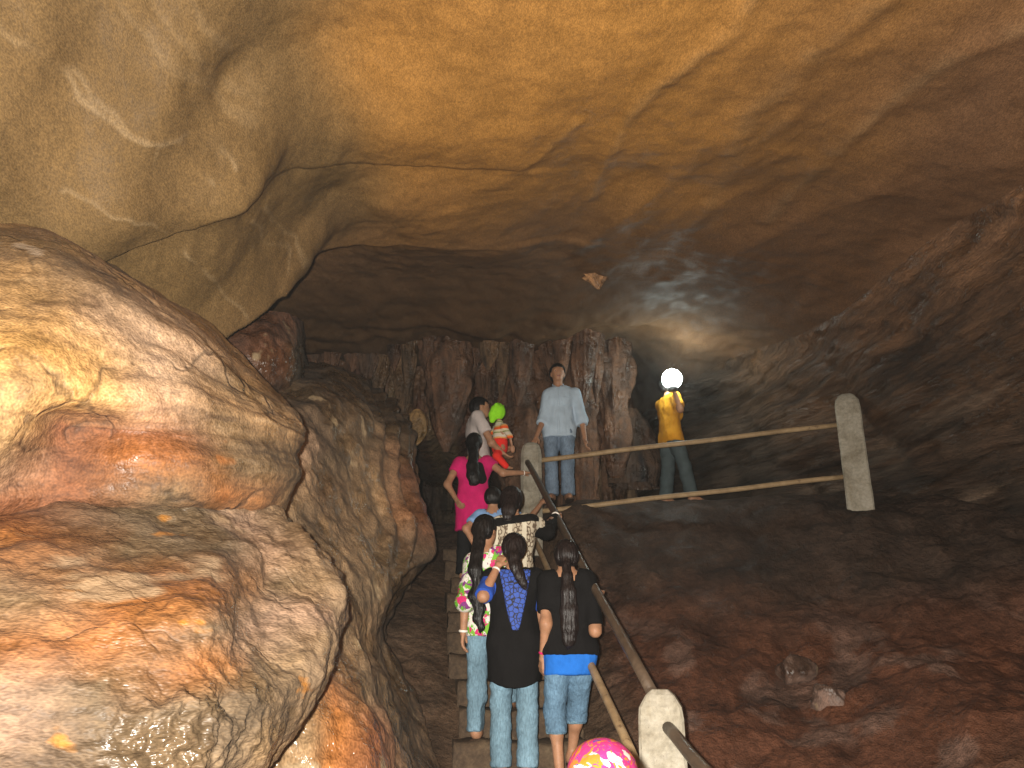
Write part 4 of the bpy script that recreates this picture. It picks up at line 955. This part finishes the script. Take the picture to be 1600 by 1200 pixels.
def lace(p):
    t = (p[:, 2] - z0) / (z1 - z0); wv_ = .02 + .088 * np.clip(t, 0, 1)**.8
    return np.maximum(np.maximum(np.maximum(tf(p) - .006, np.abs(p[:, 0] - .005) - wv_), np.maximum(z0 - p[:, 2], p[:, 2] - z1 - .02)), p[:, 1] + .0)
g.mesh('lace_panel', lace, [(-.12, -.2, z0), (.13, .02, z1 + .03)], .03, M_lace, h=.008)
g.top('blouse', M_blue, .70, .05, (.98, .85), e=.006, flare=.022, neck=.05, wr=.004)
J_ = [(803, 850, 5.66, .05), (803, 872, 5.6, .045), (806, 885, 5.58, .042), (812, 900, 5.57, .036), (818, 912, 5.57, .028), (822, 921, 5.57, .008)]
g.hair(M_hairb, chain_px(g, J_)); g.sandals(); g.bangle('L', t=.08)

# ---- girl in the floral top, long wavy hair
g = Person('girl in floral print top with waist long wavy black hair and white bangle', stand(759, 803, 5.98, 1.55), R(-14), 1.55, build=.86)
J = g.J; J['elL'] = g.px(727, 942, 5.86); J['wrL'] = g.px(724, 986, 5.88); J['elR'] = g.px(790, 930, 6.15); J['wrR'] = g.px(800, 900, 6.3); J['shL'] = g.px(739, 878, 5.98)
g.head_yaw = R(-22); g.hd['L'] = dict(curl=.45, n=(1, .2, 0)); J['kneeR'] += np.array([.03, .12, .05]); J['ankleR'] += np.array([.03, .26, .19]); J['hipL'][0] += .03; J['kneeL'][0] += .035; J['ankleL'][0] += .04
g.body(); g.trousers('jeans', M_jean, (.035, .15), e=.012, low=1.6, waist=.52); g.top('floral_top', M_flor, .435, .095, (1.05, 1.0), e=.014, flare=.03, neck=.05)
g.hair(M_hair, chain_px(g, [(752, 822, 5.93, .058), (748, 850, 5.88, .045), (745, 868, 5.83, .045), (742, 890, 5.8, .052), (750, 912, 5.8, .050), (741, 932, 5.8, .046), (750, 950, 5.8, .040), (746, 966, 5.8, .034), (752, 980, 5.8, .026), (750, 989, 5.8, .008)]))
g.sandals(); g.bangle('L', r=.027, w=.007)

# ---- girl in the black top with the long ponytail
g = Person('girl in short black top over bright blue shirt with long ponytail and rolled jeans', stand(884, 842, 5.58, 1.54), R(4), 1.54)
J = g.J; J['elL'] = g.px(853, 975, 5.5); J['wrL'] = g.px(848, 1025, 5.56); J['shL'] = g.px(853, 908, 5.58); J['shR'] = g.px(918, 906, 5.58); J['elR'] = g.px(930, 986, 5.48); J['wrR'] = g.px(937, 930, 5.62)
for k in ('hipL', 'hipR', 'pelvis'): J[k][0] += .01
J['kneeL'] += np.array([-.005, .04, 0]); J['ankleL'] += np.array([.01, -.02, 0]); J['kneeR'] += np.array([-.02, .12, .02]); J['ankleR'] += np.array([-.05, .22, .10])
g.hd['R'] = dict(curl=.9, n=(-.2, .5, -.8), thumb=(-1, 0, 0), d=(.15, .85, .45)); g.hd['L'] = dict(curl=.5, n=(.9, .3, 0)); g.body()
g.trousers('jeans', M_jean2, (.20, .235), e=.011, low=1.5, waist=.545)
g.top('blue_shirt', M_blue2, .425, .094, 0, e=.008, zmax=.62, wr=.006); g.worn.append(g.topf)
g.top('black_top', M_black, .505, .092, (.72, .9), e=.014, flare=.02, neck=.05, sy=1.45)
for k, zz in (('L', .20), ('R', .235)):
    a = J['knee' + k] + (J['ankle' + k] - J['knee' + k]) * ((J['knee' + k][2] - (zz + .012) * g.H) / (J['knee' + k][2] - J['ankle' + k][2]))
    g.mesh('cuff', lambda p, a=a: np.maximum(np.hypot(p[:, 0] - a[0], p[:, 1] - a[1] + .006) - .066, np.abs(p[:, 2] - a[2]) - .026), [a - .05, a + .05], .04, M_jean, h=.01, wr=.003)
g.hair(M_hairb, chain_px(g, [(884, 868, 5.54, .048), (885, 884, 5.48, .028), (886, 900, 5.46, .036), (888, 925, 5.45, .052), (889, 955, 5.45, .060), (890, 980, 5.45, .056), (889, 1000, 5.45, .044), (887, 1012, 5.45, .016)]))
g.sandals(); g.bangle('L', M_pink, t=.1)

# ---- woman in the brown and cream print
g = Person('woman in brown and cream printed shawl reaching for the handrail', stand(799, 759, 6.35, 1.60), R(-6), 1.60)
J = g.J; J['shL'] = g.px(776, 822, 6.35); J['shR'] = g.px(826, 818, 6.35); J['elR'] = g.px(848, 826, 6.42); J['wrR'] = g.px(868, 806, 6.85); J['elL'] = g.px(772, 880, 6.3); J['wrL'] = g.px(785, 900, 6.5)
J['elR'] = g.px(852, 822, 6.5); J['kneeR'] += np.array([0, .1, .05]); J['ankleR'] += np.array([0, .26, .19])
g.hd['R'] = dict(curl=.9, n=(0, .3, -1), thumb=(-1, 0, 0)); g.body()
g.trousers('trousers', M_dkp, (.05, .16), low=1.7); g.top('printed_tunic', M_dup, .30, .12, (.6, .6), e=.018, flare=.03, neck=.045)
zb_ = g.px(803, 810, 6.2)[2]; tf4 = g.topf
g.mesh('shawl_band', lambda p: np.maximum(np.maximum(tf4(p) - .010, np.abs(p[:, 2] - zb_ - .16 * p[:, 0]) - .034), p[:, 1] - .02), [(-.2, -.2, zb_ - .08), (.2, .05, zb_ + .1)], .02, M_char, h=.009, wr=.003)
dr = [(J['shR'] - UP * .03, J['elR'] - UP * .035, .055, .075, 1.0), (J['elR'] - UP * .035, J['wrR'] * .92 + J['elR'] * .08 - UP * .01, .072, .036, 1.0)]
g.mesh('dark_drape', lambda p: union(p, dr, .03), [q[i] for q in dr for i in (0, 1)], .11, M_char, wr=.008, wsc=(10, 10, 14))
g.hair(M_hairb, chain_px(g, [(797, 778, 6.30, .07), (795, 797, 6.22, .058), (793, 806, 6.2, .04)])); g.sandals(); g.bangle('R', r=.030, w=.007)

# ---- boy in the sky blue shirt
g = Person('boy in sky blue shirt with hand on hip, half hidden by the printed shawl', stand(770, 761, 7.2, 1.30), R(-5), 1.30)
J = g.J; J['elL'] = g.px(728, 826, 7.1); J['wrL'] = g.px(745, 858, 7.05); J['shL'] = g.px(748, 806, 7.2); J['shR'] = g.px(793, 806, 7.2); J['elR'] = g.px(826, 812, 7.3); J['wrR'] = g.px(846, 786, 7.52)
g.hd['R'] = dict(curl=.9, n=(0, .3, -1), thumb=(-1, 0, 0)); g.body()
g.trousers('trousers', M_dkp, .05, low=1.6); g.top('shirt', M_sky, .46, .10, (.62, .6), e=.014, flare=.022, neck=.05); g.hair(M_hair, short=True, back=.004); g.sandals()

# ---- woman in the pink kurti
g = Person('woman in magenta tunic with long black braid, hand stretched to the handrail', stand(741, 676, 8.2, 1.55), R(-3), 1.55, h=.0135)
J = g.J; J['shL'] = g.px(716, 724, 8.2); J['shR'] = g.px(763, 722, 8.2); J['elL'] = g.px(699, 757, 8.12); J['wrL'] = g.px(712, 779, 8.05); J['elR'] = g.px(786, 739, 8.15); J['wrR'] = g.px(818, 739, 8.25)
g.hd['R'] = dict(curl=.35, n=(0, .1, -1), thumb=(0, 1, 0)); g.hd['L'] = dict(curl=.8, n=(.8, .5, 0)); g.body()
g.trousers('trousers', M_dkp, .05, low=1.9); g.top('tunic', M_pink, .325, .118, (.42, .42), e=.013, flare=.018, neck=.06, sy=1.4)
g.top('dark_stole', M_char, .64, .06, 0, e=.004, zmax=.78, wr=.004) if False else None
g.hair(M_hair, chain_px(g, [(739, 696, 8.14, .062), (740, 712, 8.06, .05), (738, 728, 8.03, .062), (739, 742, 8.02, .068), (741, 750, 8.02, .06), (736, 756, 8.02, .02)])); g.sandals()
a = g.px(748, 730, 8.06); b = g.px(752, 748, 8.05)
g.mesh('stole', lambda p: cone(p, a, b, .055, .055, 2.2), [a, b], .09, M_char, h=.01, wr=.004); g.bangle('R', M_bang, r=.026, w=.004)

# ---- man in the white T-shirt, in profile, holding the small child
g = Person('man in white T-shirt in profile carrying a small child on his chest', stand(750, 616, 8.75, 1.66), R(-78), 1.66, male=True, h=.0135)
g.lean(-.10); J = g.J; J['head'] = g.px(752, 637, 8.75)
J['elR'] = g.px(768, 692, 8.52); J['wrR'] = g.px(784, 706, 8.58); J['elL'] = g.px(772, 690, 8.98); J['wrL'] = g.px(788, 700, 8.85); g.hd['R'] = dict(curl=.6, n=(0, .3, 1), thumb=(0, 0, 1)); g.head_pitch = R(2)
g.body(); g.trousers('jeans', M_navy, .05, low=1.6); g.top('t_shirt', M_white, .47, .10, (.62, .62), e=.018, flare=.028, neck=.045, shift=(0, .03)); g.hair(M_hair, short=True, back=.006, wr=.006); g.sandals()

# ---- the child in the lime hat
def child():
    H = .78; top = P(779, 630, 8.68); g = Person('small child in lime green hat and striped top carried by the man', (float(top[0]), float(top[1]), float(top[2]) - H), R(-70), H, h=.011, build=1.25)
    J = g.J; J['head'] = g.px(779, 646, 8.68); J['neck'] = g.px(780, 662, 8.68); J['chest'] = g.px(782, 676, 8.68); J['pelvis'] = g.px(781, 700, 8.66)
    J['shR'] = g.px(788, 668, 8.60); J['shL'] = g.px(776, 668, 8.80); J['elR'] = g.px(797, 682, 8.56); J['wrR'] = g.px(800, 697, 8.56); J['elL'] = g.px(770, 676, 8.86); J['wrL'] = g.px(762, 672, 8.86)
    for k, o in (('L', .10), ('R', -.10)): J['hip' + k] = J['pelvis'] + np.array([.02 if k == 'R' else -.02, 0, -.02]); J['knee' + k] = g.px(776, 712, 8.64 + o); J['ankle' + k] = g.px(790, 728, 8.62 + o)
    g.head_yaw = R(40); g.body()
    tor = [(J['chest'], J['pelvis'], .082, .085), (J['shR'], J['shL'], .045, .045), (J['chest'], J['neck'], .07, .045)]
    zc = (J['pelvis'][2] * .55 + J['chest'][2] * .45)
    def tf(p):
        d = union(p, tor, .03)
        for k in 'RL': d = smin(d, union(p, [(J['sh' + k], J['el' + k], .036, .033), (J['el' + k], J['wr' + k] * .9 + J['el' + k] * .1, .033, .028)], .01), .015)
        return d
    pts = [q[i] for q in tor for i in (0, 1)] + [J[a + k] for a in ('el', 'wr') for k in 'LR']
    g.mesh('striped_top', lambda p: np.maximum(tf(p), zc - p[:, 2]), pts, .11, M_strip, wr=.004)
    lg = [(J['pelvis'] + UP * .06, J['pelvis'], .088, .09)] + [(J['hip' + k], J['knee' + k], .055, .045) for k in 'LR'] + [(J['knee' + k], J['ankle' + k], .044, .036) for k in 'LR']
    g.mesh('red_leggings', lambda p: np.maximum(union(p, lg, .02), p[:, 2] - zc - .01), [q[i] for q in lg for i in (0, 1)], .1, M_red, wr=.004)
    h = J['head']
    def hat(p):
        q = p - h - np.array([0, -.008, .02]); d = ell(q, (0, 0, 0), (.082, .09, .095)); d = np.maximum(d, -(np.maximum(-(g.toloc(p)[:, 1] - .035), g.toloc(p)[:, 2] - .035)))
        for k in range(9):
            a_ = k * .7; d = smin(d, ell(q, (.03 * math.cos(a_) * (k % 3), .03 * math.sin(a_) * (k % 3), .088 - .010 * (k % 3)), (.016, .016, .018)), .012)
        d = smin(d, cone(q, (0, -.06, -.05), (0, -.065, -.105), .05, .035), .03); return d
    g.mesh('knitted_hat', hat, [h - .12, h + .13], .03, M_lime, h=.009, wr=.003)
child()

def shirt_extras(g):
    H, J, tf_ = g.H, g.J, g.topf; nk = J['neck']
    cl = [(nk + np.array([sg * .03 * H, .0, .012 * H]), nk + np.array([sg * .018 * H, .045 * H, -.022 * H]), .016, .012) for sg in (-1, 1)] + [(nk + np.array([-.032 * H, -.01, .012 * H]), nk + np.array([.032 * H, -.01, .012 * H]), .018, .018)]
    g.mesh('collar', lambda p: union(p, cl, .012), [q[i] for q in cl for i in (0, 1)], .04, M_pale, h=.008)
    g.mesh('placket', lambda p: np.maximum(np.maximum(tf_(p) - .007, np.abs(p[:, 0]) - .016), np.maximum(.05 - p[:, 1], np.maximum(p[:, 2] - nk[2] + .03, .46 * H - p[:, 2]))), [(-.02, .05, .46 * H), (.02, .22, nk[2])], .02, M_pale, h=.008)
    g.mesh('pocket', lambda p: np.maximum(np.maximum(tf_(p) - .006, np.abs(p[:, 0] + .085) - .045), np.maximum(.03 - p[:, 1], np.abs(p[:, 2] - .70 * H) - .05)), [(-.14, .03, .66 * H), (-.03, .22, .74 * H)], .02, M_pale, h=.008)
# ---- man in the pale blue shirt facing the camera
g = Person('man in pale blue shirt and faded jeans standing behind the rail facing the stairs', stand(871, 569, 8.95, 1.66), R(176), 1.66, male=True, h=.0135)
J = g.J; J['shR'] = g.px(857, 618, 8.95); J['shL'] = g.px(899, 616, 8.95); J['elR'] = g.px(849, 655, 8.92); J['wrR'] = g.px(838, 683, 8.78); J['elL'] = g.px(909, 655, 8.95); J['wrL'] = g.px(914, 687, 8.88)
g.head_yaw = R(8); g.hd['L'] = dict(curl=.5, n=(-.9, .2, 0)); g.hd['R'] = dict(curl=.4, n=(0, 0, -1), thumb=(-1, 0, 0)); J['kneeL'][1] += .02
g.body(); g.trousers('jeans', M_jean3, .045, low=1.8); g.top('shirt', M_pale, .445, .098, 1.28, e=.016, flare=.024, neck=.042, wr=.008); shirt_extras(g); g.hair(M_hair, short=True, wr=.006); g.sandals()

# ---- man in yellow with the lamp
g = Person('man in yellow shirt holding up a glowing white lamp', stand(1041, 590, 9.6, 1.62), R(-72), 1.62, male=True, h=.0135)
J = g.J; lamp_p = P(1050, 592, 9.28)
J['elR'] = g.px(1063, 640, 9.34); J['wrR'] = g.px(1054, 612, 9.30); J['elL'] = g.px(1058, 650, 9.70); J['wrL'] = g.px(1052, 616, 9.42)
J['kneeR'] += np.array([.0, .10, 0]); J['ankleR'] += np.array([.0, .20, 0]); J['kneeL'][1] -= .03; J['ankleL'][1] -= .06
for k in 'LR': g.hd[k] = dict(curl=1.0, n=(0, .2, .6), thumb=(0, 0, 1))
g.body(); g.trousers('trousers', M_grn, .05, low=1.8, e=.018); g.top('shirt', M_yel, .46, .10, (1.35, .8), e=.02, flare=.03, neck=.045, wr=.010); g.hair(M_hair, short=True); g.sandals()

# ---- child in the floral scarf, only the crown in view
g = Person('child with bright floral headscarf seen from behind at the bottom edge', stand(940, 1163, 2.35, 1.30), R(0), 1.32, h=.012)
g.body(); g.top('frock', M_pink, .32, .13, .6, e=.014, flare=.02, neck=.05); g.sandals()
hc_ = g.J['head']
g.mesh('headscarf', lambda p: smin(np.maximum(ell(p - hc_, (0, -.012, .008), (.094, .104, .088)), -np.maximum(-(p[:, 1] - hc_[1] - .05), p[:, 2] - hc_[2] - .03)), cone(p - hc_, (0, -.055, -.05), (0, -.075, -.14), .055, .06), .03), [hc_ - .13, hc_ + .12], .06, M_scarf, h=.008, wr=.002)

# ---- the lamp: a hand lantern with a round frosted globe
def lantern():
    o = empty('lantern', lamp_p); tag(o, 'glowing white hand lantern held up by the man in yellow', 'lamp')
    def lathe(name, prof, mat, n=28):
        V, F = [], []
        for r, z in prof:
            for k in range(n): t = 2 * math.pi * k / n; V.append((r * math.cos(t), r * math.sin(t), z))
        for i in range(len(prof) - 1):
            for k in range(n): F.append((i * n + k, i * n + (k + 1) % n, (i + 1) * n + (k + 1) % n, (i + 1) * n + k))
        me = bpy.data.meshes.new(name); me.from_pydata(V, [], F); me.update(); return link(name, me, mat, o)
    s = NT('lamp_glow'); s.set(Base_Color=(.9, .95, .92), Emission_Color=(.86, 1.0, .95), Emission_Strength=75.0); M_glow = s.m
    M_met = simple('lamp_metal', (.12, .12, .12), .4, .5, metal=.6)
    lathe('globe', [(.001, .122)] + [(.122 * math.sin(a), .122 * math.cos(a)) for a in np.linspace(.25, 2.75, 18)] + [(.04, -.113)], M_glow)
    lathe('base', [(.001, -.10), (.05, -.10), (.062, -.112), (.062, -.15), (.05, -.165), (.001, -.165)], M_met)
lantern()

# ================================================================== the damp air
import bmesh
bm = bmesh.new(); bmesh.ops.create_cube(bm, size=1)
lo, hi = Vector((-8, -5, -3.6)), Vector((11, 16.5, 6.4))
for v in bm.verts: v.co = Vector([lo[i] + (v.co[i] + .5) * (hi[i] - lo[i]) for i in range(3)])
me = bpy.data.meshes.new('haze'); bm.to_mesh(me); bm.free()
mh = bpy.data.materials.new('damp_air'); mh.use_nodes = True; t_ = mh.node_tree; t_.nodes.clear()
ou = t_.nodes.new('ShaderNodeOutputMaterial'); pv = t_.nodes.new('ShaderNodeVolumePrincipled')
pv.inputs['Color'].default_value = (.9, .93, .92, 1); pv.inputs['Density'].default_value = .0016; pv.inputs['Anisotropy'].default_value = .85
t_.links.new(pv.outputs[0], ou.inputs['Volume'])
me.materials.append(mh); o = bpy.data.objects.new('haze', me); COL.objects.link(o); o['kind'] = 'stuff'
